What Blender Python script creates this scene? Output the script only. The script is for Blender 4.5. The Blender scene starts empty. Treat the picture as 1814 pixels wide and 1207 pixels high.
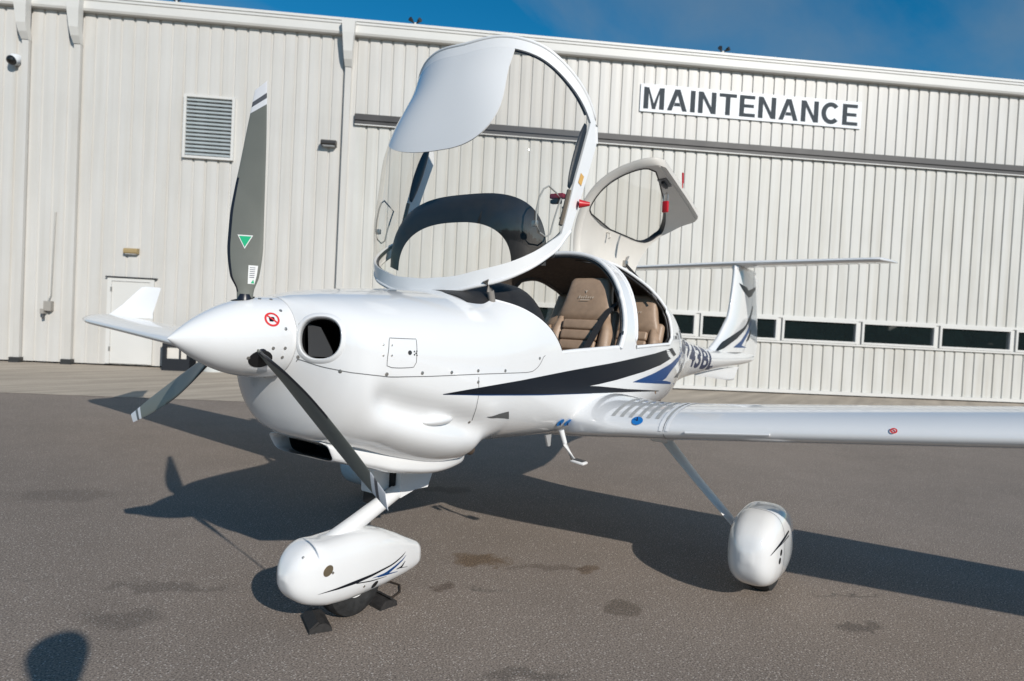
import bpy, bmesh, math, random
import numpy as np
from mathutils import Vector, Matrix
random.seed(7)
sc = bpy.context.scene
C = sc.collection

# ---------------------------------------------------------------- camera
R = math.radians; PI = math.pi
cam = bpy.data.cameras.new('camera'); camo = bpy.data.objects.new('camera', cam); C.objects.link(camo)
CAM = Vector((1.2249, 2.2918, 1.4074))
_y, _p, _r = R(-146.1211), R(-1.3915), R(2.8525)
_f = Vector((math.cos(_y)*math.cos(_p), math.sin(_y)*math.cos(_p), math.sin(_p)))
_rt = Vector((math.sin(_y), -math.cos(_y), 0)); _up = _rt.cross(_f)
_r2 = _rt*math.cos(_r) + _up*math.sin(_r); _u2 = -_rt*math.sin(_r) + _up*math.cos(_r)
camo.matrix_world = Matrix(((_r2.x, _u2.x, -_f.x, CAM.x), (_r2.y, _u2.y, -_f.y, CAM.y), (_r2.z, _u2.z, -_f.z, CAM.z), (0, 0, 0, 1)))
cam.sensor_width = 36; cam.lens = 36*1150.7/1814
cam.clip_start = 0.05; cam.clip_end = 2000
cam.dof.use_dof = True; cam.dof.focus_distance = 2.9; cam.dof.aperture_fstop = 3.2
sc.camera = camo

# ---------------------------------------------------------------- sky and sun
SUN_DIR = Vector((0.785, 1.68, 1.0)).normalized()        # towards the sun
elev = math.asin(SUN_DIR.z); azim = math.atan2(SUN_DIR.x, SUN_DIR.y)
world = bpy.data.worlds.new('World'); sc.world = world; world.use_nodes = True
nt = world.node_tree; nt.nodes.clear()
wo = nt.nodes.new('ShaderNodeOutputWorld'); bg = nt.nodes.new('ShaderNodeBackground')
sky = nt.nodes.new('ShaderNodeTexSky'); sky.sky_type = 'NISHITA'; sky.sun_disc = False
sky.sun_elevation = elev; sky.sun_rotation = azim; sky.altitude = 0; sky.air_density = 1.0; sky.dust_density = 0.1; sky.ozone_density = 4.0
# thin streaks of cloud, projected on a plane overhead
tc = nt.nodes.new('ShaderNodeTexCoord'); sx = nt.nodes.new('ShaderNodeSeparateXYZ')
nt.links.new(tc.outputs['Generated'], sx.inputs[0])
mz = nt.nodes.new('ShaderNodeMath'); mz.operation = 'ADD'; mz.inputs[1].default_value = 0.12
nt.links.new(sx.outputs['Z'], mz.inputs[0])
dv = []
for ax in 'XY':
    d = nt.nodes.new('ShaderNodeMath'); d.operation = 'DIVIDE'
    nt.links.new(sx.outputs[ax], d.inputs[0]); nt.links.new(mz.outputs[0], d.inputs[1]); dv.append(d)
cx = nt.nodes.new('ShaderNodeCombineXYZ')
nt.links.new(dv[0].outputs[0], cx.inputs[0]); nt.links.new(dv[1].outputs[0], cx.inputs[1])
mp = nt.nodes.new('ShaderNodeMapping'); mp.inputs['Rotation'].default_value = (0, 0, 0.6); mp.inputs['Scale'].default_value = (1.0, 2.2, 1.0)
mp.inputs['Location'].default_value = (9.1, 0.8, 0.0)
nt.links.new(cx.outputs[0], mp.inputs[0])
nz = nt.nodes.new('ShaderNodeTexNoise'); nz.inputs['Scale'].default_value = 0.75; nz.inputs['Detail'].default_value = 7; nz.inputs['Roughness'].default_value = 0.55; nz.inputs['Distortion'].default_value = 0.4
nt.links.new(mp.outputs[0], nz.inputs['Vector'])
rp = nt.nodes.new('ShaderNodeValToRGB'); rp.color_ramp.elements[0].position = 0.46; rp.color_ramp.elements[1].position = 0.80
rp.color_ramp.elements[0].color = (0, 0, 0, 1); rp.color_ramp.elements[1].color = (0.68, 0.68, 0.68, 1)
nt.links.new(nz.outputs['Fac'], rp.inputs[0])
mx = nt.nodes.new('ShaderNodeMixRGB'); mx.inputs[2].default_value = (2.0, 2.6, 3.2, 1)
hs = nt.nodes.new('ShaderNodeHueSaturation'); hs.inputs['Saturation'].default_value = 1.36; hs.inputs['Hue'].default_value = 0.488
nt.links.new(sky.outputs[0], hs.inputs['Color'])
nt.links.new(rp.outputs[0], mx.inputs[0]); nt.links.new(hs.outputs[0], mx.inputs[1])
nt.links.new(mx.outputs[0], bg.inputs[0]); bg.inputs[1].default_value = 0.116
nt.links.new(bg.outputs[0], wo.inputs[0])

sun = bpy.data.lights.new('sun', 'SUN'); suno = bpy.data.objects.new('sun', sun); C.objects.link(suno)
sun.energy = 5.0; sun.angle = R(0.53); sun.color = (1.0, 0.95, 0.88)
suno.rotation_euler = SUN_DIR.to_track_quat('Z', 'Y').to_euler(); suno.location = (6, 13, 9)

sc.view_settings.view_transform = 'Standard'; sc.view_settings.look = 'None'
sc.view_settings.gamma = 1; sc.view_settings.use_curve_mapping = False; sc.view_settings.exposure = -0.2
sc.cycles.max_bounces = 10; sc.cycles.transparent_max_bounces = 16

# ---------------------------------------------------------------- materials
MATS = {}
def mat(name, col, rough=0.5, metal=0.0, coat=0.0, spec=0.5, noise=None, bump=None, wear=None):
    """noise=(scale, amount) varies the colour; bump=(scale, strength)"""
    if name in MATS: return MATS[name]
    m = bpy.data.materials.new(name); m.use_nodes = True; t = m.node_tree; b = t.nodes['Principled BSDF']
    b.inputs['Base Color'].default_value = (*col, 1); b.inputs['Roughness'].default_value = rough
    b.inputs['Metallic'].default_value = metal; b.inputs['Coat Weight'].default_value = coat; b.inputs['Coat Roughness'].default_value = 0.04
    b.inputs['Specular IOR Level'].default_value = spec
    if noise or bump:
        tc = t.nodes.new('ShaderNodeTexCoord')
    if noise:
        n = t.nodes.new('ShaderNodeTexNoise'); n.inputs['Scale'].default_value = noise[0]; n.inputs['Detail'].default_value = 6
        t.links.new(tc.outputs['Object'], n.inputs['Vector'])
        r = t.nodes.new('ShaderNodeValToRGB'); a = noise[1]
        r.color_ramp.elements[0].position = .3; r.color_ramp.elements[1].position = .7
        r.color_ramp.elements[0].color = (*[max(c*(1-a), 0) for c in col], 1); r.color_ramp.elements[1].color = (*[min(c*(1+a), 1) for c in col], 1)
        t.links.new(n.outputs['Fac'], r.inputs[0]); t.links.new(r.outputs[0], b.inputs['Base Color'])
        r2 = t.nodes.new('ShaderNodeMapRange'); r2.inputs['To Min'].default_value = max(rough*.8, .02); r2.inputs['To Max'].default_value = min(rough*1.25, 1)
        t.links.new(n.outputs['Fac'], r2.inputs['Value']); t.links.new(r2.outputs[0], b.inputs['Roughness'])
    if bump:
        n2 = t.nodes.new('ShaderNodeTexNoise'); n2.inputs['Scale'].default_value = bump[0]; n2.inputs['Detail'].default_value = 4
        t.links.new(tc.outputs['Object'], n2.inputs['Vector'])
        bp = t.nodes.new('ShaderNodeBump'); bp.inputs['Strength'].default_value = bump[1]; bp.inputs['Distance'].default_value = 0.01
        t.links.new(n2.outputs['Fac'], bp.inputs['Height']); t.links.new(bp.outputs[0], b.inputs['Normal'])
    if wear:
        mp_ = t.nodes.new('ShaderNodeMapping'); mp_.inputs['Scale'].default_value = (5, 5, .22); g_ = t.nodes.new('ShaderNodeNewGeometry')
        t.links.new(g_.outputs['Position'], mp_.inputs[0]); n3 = t.nodes.new('ShaderNodeTexNoise'); n3.inputs['Scale'].default_value = 1.3; n3.inputs['Detail'].default_value = 7; t.links.new(mp_.outputs[0], n3.inputs['Vector'])
        r3 = t.nodes.new('ShaderNodeMapRange'); r3.inputs['From Min'].default_value = .42; r3.inputs['From Max'].default_value = .72; r3.inputs['To Min'].default_value = 0; r3.inputs['To Max'].default_value = wear; t.links.new(n3.outputs['Fac'], r3.inputs['Value'])
        x_ = t.nodes.new('ShaderNodeMixRGB'); x_.blend_type = 'MULTIPLY'; x_.inputs[2].default_value = (.66, .60, .50, 1)
        src = b.inputs['Base Color'].links[0].from_socket if b.inputs['Base Color'].links else None
        if src: t.links.new(src, x_.inputs[1])
        else: x_.inputs[1].default_value = (*col, 1)
        t.links.new(r3.outputs[0], x_.inputs[0]); t.links.new(x_.outputs[0], b.inputs['Base Color'])
    MATS[name] = m; return m

def glass(name, tint, gloss=0.05, ior=1.35):
    m = bpy.data.materials.new(name); m.use_nodes = True; t = m.node_tree; t.nodes.clear()
    o = t.nodes.new('ShaderNodeOutputMaterial'); tr = t.nodes.new('ShaderNodeBsdfTransparent'); gl = t.nodes.new('ShaderNodeBsdfGlossy')
    tr.inputs[0].default_value = (*tint, 1); gl.inputs['Roughness'].default_value = gloss
    fr = t.nodes.new('ShaderNodeLayerWeight'); fr.inputs[0].default_value = .5
    pw = t.nodes.new('ShaderNodeMath'); pw.operation = 'POWER'; pw.inputs[1].default_value = 5.0; t.links.new(fr.outputs['Facing'], pw.inputs[0])
    ma = t.nodes.new('ShaderNodeMath'); ma.operation = 'MULTIPLY_ADD'; ma.inputs[1].default_value = .75; ma.inputs[2].default_value = .058; t.links.new(pw.outputs[0], ma.inputs[0])
    mix = t.nodes.new('ShaderNodeMixShader')
    t.links.new(ma.outputs[0], mix.inputs[0]); t.links.new(tr.outputs[0], mix.inputs[1]); t.links.new(gl.outputs[0], mix.inputs[2])
    t.links.new(mix.outputs[0], o.inputs[0]); MATS[name] = m; return m

WHITE = mat('white_gloss_paint', (.74, .74, .735), .15, coat=.8, noise=(1.6, .015))
WHITE2 = mat('white_satin_paint', (.74, .74, .735), .35, noise=(3., .03))
BLACKPAINT = mat('black_graphic', (.007, .009, .014), .35, spec=.2)
BLUEPAINT = mat('blue_graphic', (.006, .048, .165), .35, spec=.25)
GREYPAINT = mat('grey_graphic', (.07, .075, .08), .35)
NAVY = mat('navy_lettering', (.012, .022, .07), .35)
SEAM = mat('panel_gap', (.16, .16, .16), .8)
STEEL = mat('steel_fastener', (.42, .40, .37), .38, metal=.8)
DARKM = mat('dark_metal', (.05, .05, .05), .5, metal=.4)
BLACK = mat('black_plastic', (.014, .014, .015), .45, bump=(180, .15))
RUBBER = mat('tyre_rubber', (.018, .018, .018), .75, noise=(30, .4), bump=(90, .3))
VOID = mat('dark_recess', (.006, .006, .007), .6)
DUCT = mat('black_duct_liner', (.012, .012, .013), .28)
BLADE = mat('grey_blade_paint', (.155, .16, .14), .42, noise=(9, .05))
BOOT = mat('black_erosion_boot', (.012, .013, .02), .35)
TIPW = mat('blade_tip_white', (.72, .72, .74), .4)
TIPG = mat('blade_tip_grey', (.10, .10, .11), .4)
LEATHER = mat('tan_leather', (.345, .238, .162), .42, noise=(25, .10), bump=(260, .18))
SEAMLEATHER = mat('leather_piping', (.10, .065, .045), .6)
LINER = mat('brown_headliner', (.115, .092, .075), .9, noise=(40, .25), bump=(300, .2))
BEIGE = mat('beige_door_lining', (.64, .605, .55), .55, noise=(5, .04))
DASH = mat('charcoal_glareshield', (.019, .018, .018), .5, spec=.35, noise=(14, .25), bump=(200, .2))
BELT = mat('black_webbing', (.022, .022, .024), .8, bump=(400, .4))
RED = mat('red_plastic', (.50, .012, .02), .4)
GREEN = mat('green_sticker', (.02, .42, .20), .5)
STICK = mat('white_sticker', (.72, .72, .70), .5)
REDST = mat('red_sticker', (.62, .03, .03), .5)
BLUEDISC = mat('blue_disc', (.01, .17, .50), .4)
STRIP = mat('grey_grip_strip', (.40, .40, .385), .8, noise=(120, .12), bump=(300, .4))
ALU = mat('bare_aluminium', (.55, .55, .55), .35, metal=.9)
CANGLASS = glass('canopy_acrylic', (.94, .925, .90), .015, 1.30)
DOORGLASS = glass('door_acrylic', (.90, .885, .85), .02, 1.35)

# ---------------------------------------------------------------- object helpers
LOC = {}
def tag(o, label=None, cat=None, group=None, kind=None):
    if label: o['label'] = label
    if cat: o['category'] = cat
    if group: o['group'] = group
    if kind: o['kind'] = kind
    return o
def thing(name, loc, label, cat, group=None):
    o = bpy.data.objects.new(name, None); o.empty_display_size = .2; C.objects.link(o); o.location = loc
    LOC[o] = Vector(loc); return tag(o, label, cat, group)
def obj(name, verts, faces, material, parent=None, smooth=True, sharp=None, mats=None, fmat=None, origin=None):
    V = np.asarray(verts, float).reshape(-1, 3)
    c = Vector(origin) if origin is not None else Vector(((V.min(0) + V.max(0))/2).tolist())
    me = bpy.data.meshes.new(name); me.from_pydata((V - np.array(c)).tolist(), [], [list(f) for f in faces])
    if mats:
        for m in mats: me.materials.append(m)
        if fmat is not None: me.polygons.foreach_set('material_index', fmat)
    else: me.materials.append(material)
    if smooth:
        me.polygons.foreach_set('use_smooth', [True]*len(me.polygons))
        if sharp: me.set_sharp_from_angle(angle=R(sharp))
    me.update()
    o = bpy.data.objects.new(name, me); C.objects.link(o)
    if parent is not None: o.parent = parent; o.location = c - LOC[parent]
    else: o.location = c
    LOC[o] = c; return o
def share(src, name, offset, parent=None):
    """a second object on the same mesh, moved by offset"""
    o = bpy.data.objects.new(name, src.data); C.objects.link(o); c = LOC[src] + Vector(offset)
    if parent is not None: o.parent = parent; o.location = c - LOC[parent]
    else: o.location = c
    LOC[o] = c; return o
class MB:
    """collects shapes into one mesh"""
    def __init__(s): s.v = []; s.f = []; s.m = []
    def add(s, V, F, mi=0):
        n = len(s.v); s.v += [tuple(map(float, p)) for p in V]; s.f += [tuple(i + n for i in f) for f in F]; s.m += [mi]*len(F)
    def grid(s, P, cu=False, cv=False, mi=0, flip=False):
        nu, nv = len(P), len(P[0]); V = [p for r in P for p in r]; F = []
        for i in range(nu if cu else nu - 1):
            for j in range(nv if cv else nv - 1):
                a, b = i*nv + j, i*nv + (j+1) % nv; c, d = ((i+1) % nu)*nv + (j+1) % nv, ((i+1) % nu)*nv + j
                F.append((d, c, b, a) if flip else (a, b, c, d))
        s.add(V, F, mi)
    def box(s, c, size, rot=None, mi=0, bev=0.0):
        hx, hy, hz = [x/2 for x in size]
        bm = bmesh.new(); bmesh.ops.create_cube(bm, size=1)
        for v in bm.verts: v.co = Vector((v.co.x*2*hx, v.co.y*2*hy, v.co.z*2*hz))
        if bev: bmesh.ops.bevel(bm, geom=list(bm.edges), offset=bev, segments=2, affect='EDGES', profile=.5)
        M = rot.to_3x3() if rot is not None else Matrix.Identity(3)
        V = [M @ v.co + Vector(c) for v in bm.verts]; bm.verts.index_update()
        F = [[v.index for v in f.verts] for f in bm.faces]; bm.free(); s.add(V, F, mi)
    def tube(s, pts, r, n=10, mi=0, cap=True, closed=False, flat=1.0, up=None):
        P = [Vector(p) for p in pts]; rs = r if isinstance(r, (list, tuple)) else [r]*len(P); rings = []
        for i, p in enumerate(P):
            a = P[i-1] if (i > 0 or closed) else p; b = P[(i+1) % len(P)] if (i < len(P)-1 or closed) else p
            d = (b - a).normalized(); u = Vector(up) if up else (Vector((0, 0, 1)) if abs(d.z) < .9 else Vector((1, 0, 0)))
            x = d.cross(u).normalized(); y = x.cross(d)
            rings.append([p + (x*math.cos(2*math.pi*k/n) + y*math.sin(2*math.pi*k/n)*flat)*rs[i] for k in range(n)])
        s.grid(rings, cu=closed, cv=True, mi=mi)
        if cap and not closed:
            s.add(rings[0], [tuple(range(n-1, -1, -1))], mi); s.add(rings[-1], [tuple(range(n))], mi)
    def prism(s, poly, ext, mi=0):
        """poly: list of 3d points (planar), extruded by the vector ext"""
        n = len(poly); V = [Vector(p) for p in poly]; W = [p + Vector(ext) for p in V]
        s.add(V + W, [tuple(range(n-1, -1, -1)), tuple(range(n, 2*n))] + [(i, (i+1) % n, n + (i+1) % n, n + i) for i in range(n)], mi)
    def disc(s, c, nrm, r, n=16, mi=0, h=0.0, ry=None, xdir=None, dome=0.0):
        nv = Vector(nrm).normalized(); x = Vector(xdir) if xdir is not None else (nv.orthogonal()); x = (x - nv*x.dot(nv)).normalized(); y = nv.cross(x)
        ry = ry or r; c = Vector(c)
        rim = [c + x*math.cos(2*math.pi*k/n)*r + y*math.sin(2*math.pi*k/n)*ry for k in range(n)]
        top = [p + nv*h for p in rim]
        if h: s.grid([rim, top], cv=True, mi=mi)
        s.add(top + [c + nv*(h + dome)], [(k, (k+1) % n, n) for k in range(n)], mi)
    def ring(s, c, nrm, r0, r1, n=24, mi=0, xdir=None, asp=1.0):
        nv = Vector(nrm).normalized(); x = Vector(xdir) if xdir is not None else nv.orthogonal(); x = (x - nv*x.dot(nv)).normalized(); y = nv.cross(x); c = Vector(c)
        s.grid([[c + (x*math.cos(2*math.pi*k/n) + y*asp*math.sin(2*math.pi*k/n))*rr for k in range(n)] for rr in (r0, r1)], cv=True, mi=mi)
    def build(s, name, material, parent=None, smooth=True, sharp=40, mats=None, origin=None):
        return obj(name, s.v, s.f, material, parent, smooth, sharp, mats, s.m if mats else None, origin)
def fix_normals(o):
    bm = bmesh.new(); bm.from_mesh(o.data); bmesh.ops.remove_doubles(bm, verts=bm.verts, dist=1e-5); bmesh.ops.recalc_face_normals(bm, faces=bm.faces); bm.to_mesh(o.data); bm.free(); return o
def text_mesh(txt, size, bold=0.0, spacing=1.0):
    """triangulated lettering in the xy plane, (verts, faces, width)"""
    cu = bpy.data.curves.new('lettering', 'FONT'); cu.body = txt; cu.size = size; cu.offset = bold; cu.space_character = spacing; cu.resolution_u = 6
    o = bpy.data.objects.new('lettering', cu); C.objects.link(o)
    dg = bpy.context.evaluated_depsgraph_get(); dg.update(); me = o.evaluated_get(dg).to_mesh()
    V = [v.co.copy() for v in me.vertices]; F = [tuple(p.vertices) for p in me.polygons]
    o.evaluated_get(dg).to_mesh_clear(); bpy.data.objects.remove(o); bpy.data.curves.remove(cu)
    x0 = min(v.x for v in V); x1 = max(v.x for v in V); y0 = min(v.y for v in V); y1 = max(v.y for v in V)
    return [((v.x - x0), (v.y - y0)) for v in V], F, x1 - x0, y1 - y0

# ---------------------------------------------------------------- ground
def ground_material(name, base, dark, scale, concrete=False):
    m = bpy.data.materials.new(name); m.use_nodes = True; t = m.node_tree; b = t.nodes['Principled BSDF']; N = t.nodes; L = t.links
    geo = N.new('ShaderNodeNewGeometry')
    def noise(sc_, det, rough=.6):
        n = N.new('ShaderNodeTexNoise'); n.inputs['Scale'].default_value = sc_; n.inputs['Detail'].default_value = det; n.inputs['Roughness'].default_value = rough
        L.new(geo.outputs['Position'], n.inputs['Vector']); return n
    big = noise(.35, 6); mid = noise(2.3, 6); fine = noise(scale, 3, .7)
    r = N.new('ShaderNodeValToRGB'); r.color_ramp.elements[0].position = .30; r.color_ramp.elements[1].position = .70
    r.color_ramp.elements[0].color = (*dark, 1); r.color_ramp.elements[1].color = (*base, 1)
    L.new(fine.outputs['Fac'], r.inputs[0])
    def mul(a, src, lo, hi, p0=.35, p1=.65):
        mr = N.new('ShaderNodeMapRange'); mr.inputs['From Min'].default_value = p0; mr.inputs['From Max'].default_value = p1; mr.inputs['To Min'].default_value = lo; mr.inputs['To Max'].default_value = hi
        L.new(src, mr.inputs['Value']); x = N.new('ShaderNodeMixRGB'); x.blend_type = 'MULTIPLY'; x.inputs[0].default_value = 1
        L.new(a, x.inputs[1]); L.new(mr.outputs[0], x.inputs[2]); return x.outputs[0]
    col = mul(r.outputs[0], big.outputs['Fac'], .91, 1.06); col = mul(col, mid.outputs['Fac'], .95, 1.04)
    if not concrete:
        # bright stone chips in the binder
        vo = N.new('ShaderNodeTexVoronoi'); vo.inputs['Scale'].default_value = 95; L.new(geo.outputs['Position'], vo.inputs['Vector'])
        sep = N.new('ShaderNodeSeparateColor'); L.new(vo.outputs['Color'], sep.inputs[0])
        gt = N.new('ShaderNodeMath'); gt.operation = 'GREATER_THAN'; gt.inputs[1].default_value = .80; L.new(sep.outputs[0], gt.inputs[0])
        lt = N.new('ShaderNodeMath'); lt.operation = 'LESS_THAN'; lt.inputs[1].default_value = .33; L.new(vo.outputs['Distance'], lt.inputs[0])
        mm = N.new('ShaderNodeMath'); mm.operation = 'MULTIPLY'; L.new(gt.outputs[0], mm.inputs[0]); L.new(lt.outputs[0], mm.inputs[1])
        m2 = N.new('ShaderNodeMath'); m2.operation = 'MULTIPLY'; m2.inputs[1].default_value = .8; L.new(mm.outputs[0], m2.inputs[0])
        mx = N.new('ShaderNodeMixRGB'); mx.inputs[2].default_value = (.52, .47, .42, 1); L.new(m2.outputs[0], mx.inputs[0]); L.new(col, mx.inputs[1]); col = mx.outputs[0]
        # oil and water spots, each with its own place and size
        warp = noise(7, 4); wv = N.new('ShaderNodeVectorMath'); wv.operation = 'MULTIPLY_ADD'; wv.inputs[1].default_value = (.30, .30, 0); L.new(warp.outputs['Color'], wv.inputs[0]); L.new(geo.outputs['Position'], wv.inputs[2])
        spots = [(-1.889, .049, .17, .11, .52, (.55, .42, .27)), (-2.19, .607, .10, .07, .5, (.6, .5, .4)), (-1.834, 1.0, .12, .10, .58, (.5, .48, .45)), (-.225, -.739, .20, .12, .66, (.62, .62, .62)),
                 (-.541, -.90, .35, .06, .70, (.6, .6, .6)), (-1.45, .151, .07, .05, .55, (.5, .45, .42)), (-2.05, .40, .30, .05, .75, (.6, .57, .55)), (-1.50, 1.9, .10, .07, .75, (.5, .5, .5)),
                 (-3.0, -1.1, .25, .12, .7, (.6, .58, .55)), (-.9, -3.0, .4, .2, .8, (.7, .7, .7)), (-1.0, .95, .2, .06, .75, (.55, .55, .55)), (-2.4, 2.0, .16, .05, .6, (.5, .5, .5))]
        for (x, y, rx, ry, stv, tint) in spots:
            sb = N.new('ShaderNodeVectorMath'); sb.operation = 'SUBTRACT'; sb.inputs[1].default_value = (x + .15, y + .15, 0); L.new(wv.outputs[0], sb.inputs[0])
            mpn = N.new('ShaderNodeMapping'); mpn.vector_type = 'TEXTURE'; mpn.inputs['Rotation'].default_value = (0, 0, R(128)); mpn.inputs['Scale'].default_value = (rx, ry, 1); L.new(sb.outputs[0], mpn.inputs[0])
            ln = N.new('ShaderNodeVectorMath'); ln.operation = 'LENGTH'; L.new(mpn.outputs[0], ln.inputs[0])
            mr = N.new('ShaderNodeMapRange'); mr.interpolation_type = 'SMOOTHSTEP'; mr.inputs['From Min'].default_value = .55; mr.inputs['From Max'].default_value = 1.10; mr.inputs['To Min'].default_value = 1.05 - stv*.5; mr.inputs['To Max'].default_value = 0
            L.new(ln.outputs['Value'], mr.inputs['Value'])
            x2 = N.new('ShaderNodeMixRGB'); x2.blend_type = 'MULTIPLY'; x2.inputs[2].default_value = (*tint, 1); L.new(mr.outputs[0], x2.inputs[0]); L.new(col, x2.inputs[1]); col = x2.outputs[0]
        # long hairline tar seam
        sepx = N.new('ShaderNodeVectorMath'); sepx.operation = 'DOT_PRODUCT'; sepx.inputs[1].default_value = (math.cos(R(38)), math.sin(R(38)), 0); L.new(wv.outputs[0], sepx.inputs[0])
        sh = N.new('ShaderNodeMath'); sh.operation = 'ADD'; sh.inputs[1].default_value = 0.83; L.new(sepx.outputs['Value'], sh.inputs[0])
        ab = N.new('ShaderNodeMath'); ab.operation = 'ABSOLUTE'; L.new(sh.outputs[0], ab.inputs[0])
        mr = N.new('ShaderNodeMapRange'); mr.inputs['From Min'].default_value = .004; mr.inputs['From Max'].default_value = .022; mr.inputs['To Min'].default_value = .5; mr.inputs['To Max'].default_value = 0; L.new(ab.outputs[0], mr.inputs['Value'])
        br = N.new('ShaderNodeMapRange'); br.inputs['From Min'].default_value = .5; br.inputs['From Max'].default_value = .62; L.new(mid.outputs['Fac'], br.inputs['Value'])
        mm3 = N.new('ShaderNodeMath'); mm3.operation = 'MULTIPLY'; L.new(mr.outputs[0], mm3.inputs[0]); L.new(br.outputs[0], mm3.inputs[1])
        x3 = N.new('ShaderNodeMixRGB'); x3.inputs[2].default_value = (.03, .028, .026, 1); L.new(mm3.outputs[0], x3.inputs[0]); L.new(col, x3.inputs[1]); col = x3.outputs[0]
    else:
        # trowel streaks along the apron
        mpn = N.new('ShaderNodeMapping'); mpn.inputs['Rotation'].default_value = (0, 0, R(51)); mpn.inputs['Scale'].default_value = (.25, 3.0, 1); L.new(geo.outputs['Position'], mpn.inputs[0])
        st = N.new('ShaderNodeTexNoise'); st.inputs['Scale'].default_value = 1.2; st.inputs['Detail'].default_value = 5; L.new(mpn.outputs[0], st.inputs['Vector'])
        col = mul(col, st.outputs['Fac'], .78, 1.05)
    L.new(col, b.inputs['Base Color']); b.inputs['Roughness'].default_value = .86; b.inputs['Specular IOR Level'].default_value = .35
    bp = N.new('ShaderNodeBump'); bp.inputs['Strength'].default_value = .35 if not concrete else .2; bp.inputs['Distance'].default_value = .006
    L.new(fine.outputs['Fac'], bp.inputs['Height']); L.new(bp.outputs[0], b.inputs['Normal'])
    return m
ASPHALT = ground_material('asphalt', (.392, .322, .266), (.040, .033, .028), 120)
CONCRETE = ground_material('concrete', (.47, .40, .315), (.37, .315, .255), 40, True)

WB = Vector((-6.0110, -13.7678, 0)); WD = Vector((-.63307, .77409, 0)); WN = Vector((.77409, .63307, 0))
def W(u, z, off=0.0): return WB + WD*u + WN*off + Vector((0, 0, z))
g = MB(); g.add([(-400, -400, 0), (400, -400, 0), (400, 400, 0), (-400, 400, 0)], [(0, 1, 2, 3)])
tag(g.build('asphalt_ground', ASPHALT, smooth=False), kind='structure')
g = MB()
g.add([W(-60, .004, -30), W(80, .004, -30), W(80, .004, 5.34), W(-60, .004, 5.34)], [(0, 1, 2, 3)])
o = g.build('concrete_apron', CONCRETE, smooth=False); fix_normals(o); tag(o, kind='structure')

# ---------------------------------------------------------------- hangar
SHEET = mat('cream_wall_sheet', (.55, .535, .505), .42, noise=(.8, .03), wear=.22)
DOORSHEET = mat('cream_door_sheet', (.56, .55, .515), .45, noise=(.9, .04), wear=.30)
TRIM = mat('white_trim', (.61, .60, .57), .45, noise=(1.2, .03))
RAIL = mat('grey_track_cover', (.05, .047, .046), .5, noise=(2., .15))
RAILD = mat('dark_track_slot', (.03, .03, .03), .6)
WGLASS = mat('dark_window_glass', (.012, .018, .019), .02, spec=1.0)
WGLASS.node_tree.nodes['Principled BSDF'].inputs['IOR'].default_value = 2.1
LOUV = mat('grey_louver_slat', (.36, .40, .41), .5, noise=(3, .08))
hang = thing('hangar', tuple(W(8, 0)), 'long cream corrugated metal hangar with a wide sliding door behind the aircraft', 'hangar')
def rib_profile(n, per=.2772, d=.031):
    """(u, off) points of n ribs: broad crowns with a narrow valley"""
    P = []
    for k in range(n):
        a = k*per
        P += [(a, 0), (a + .10, .0025), (a + .206, 0), (a + .224, -d), (a + .250, -d), (a + .268, 0)]
    P.append((n*per, 0)); return P
def sheet(name, u0, n, z0, z1, off, m, first=None):
    prof = rib_profile(n)
    V = [W(u0 + u, z0, off + o_) for u, o_ in prof] + [W(u0 + u, z1, off + o_) for u, o_ in prof]; k = len(prof)
    return obj(name, V, [(i, i + 1, k + i + 1, k + i) for i in range(k - 1)], m, hang, smooth=False)
PER = .2772
def run(name, u0, count, n, z0, z1, off, m):
    a = None
    for i in range(count):
        if a is None: a = sheet(name, u0, n, z0, z1, off, m)
        else: share(a, name, WD*(PER*n*i), hang)
run('wall_panel', 5.10 - PER*4*12, 12, 4, 0.04, 8.10, 0.0, SHEET)
run('wall_panel', 5.10, 18, 4, 6.17, 8.10, 0.0, SHEET)
run('door_panel', 5.40, 18, 4, 1.98, 5.93, 0.045, DOORSHEET)
run('door_panel', 5.40, 18, 4, .11, 1.30, 0.045, DOORSHEET)
def wbox(mb, u0, u1, z0, z1, o0, o1, mi=0):
    P = [W(u0, z0, o0), W(u1, z0, o0), W(u1, z0, o1), W(u0, z0, o1)]
    mb.prism(P, (0, 0, z1 - z0), mi)
def wpart(name, m, boxes, parent=hang, **k):
    b = MB()
    for q in boxes: wbox(b, *q)
    return fix_normals(b.build(name, m, parent, smooth=False, **k))
wpart('inner_wall', RAILD, [(-9, 25.5, 0, 8.05, -.6, -.12)])
wpart('end_wall', SHEET, [(-9.1, -8.98, 0, 8.29, -12, -.002)])
wpart('end_wall', SHEET, [(25.48, 25.6, 0, 8.29, -12, -.002)])
# eave gutter
b = MB(); prof = [(-.1, 7.985), (.13, 7.985), (.155, 8.03), (.155, 8.20), (.175, 8.21), (.175, 8.26), (.12, 8.285), (-.1, 8.30)]
b.grid([[W(u, z, o_) for o_, z in prof] for u in (-9, 25.5)]); b.build('eave_gutter', TRIM, hang, smooth=False)
wpart('roof', TRIM, [(-9, 25.5, 8.302, 8.36, -12, .13)])
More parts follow.
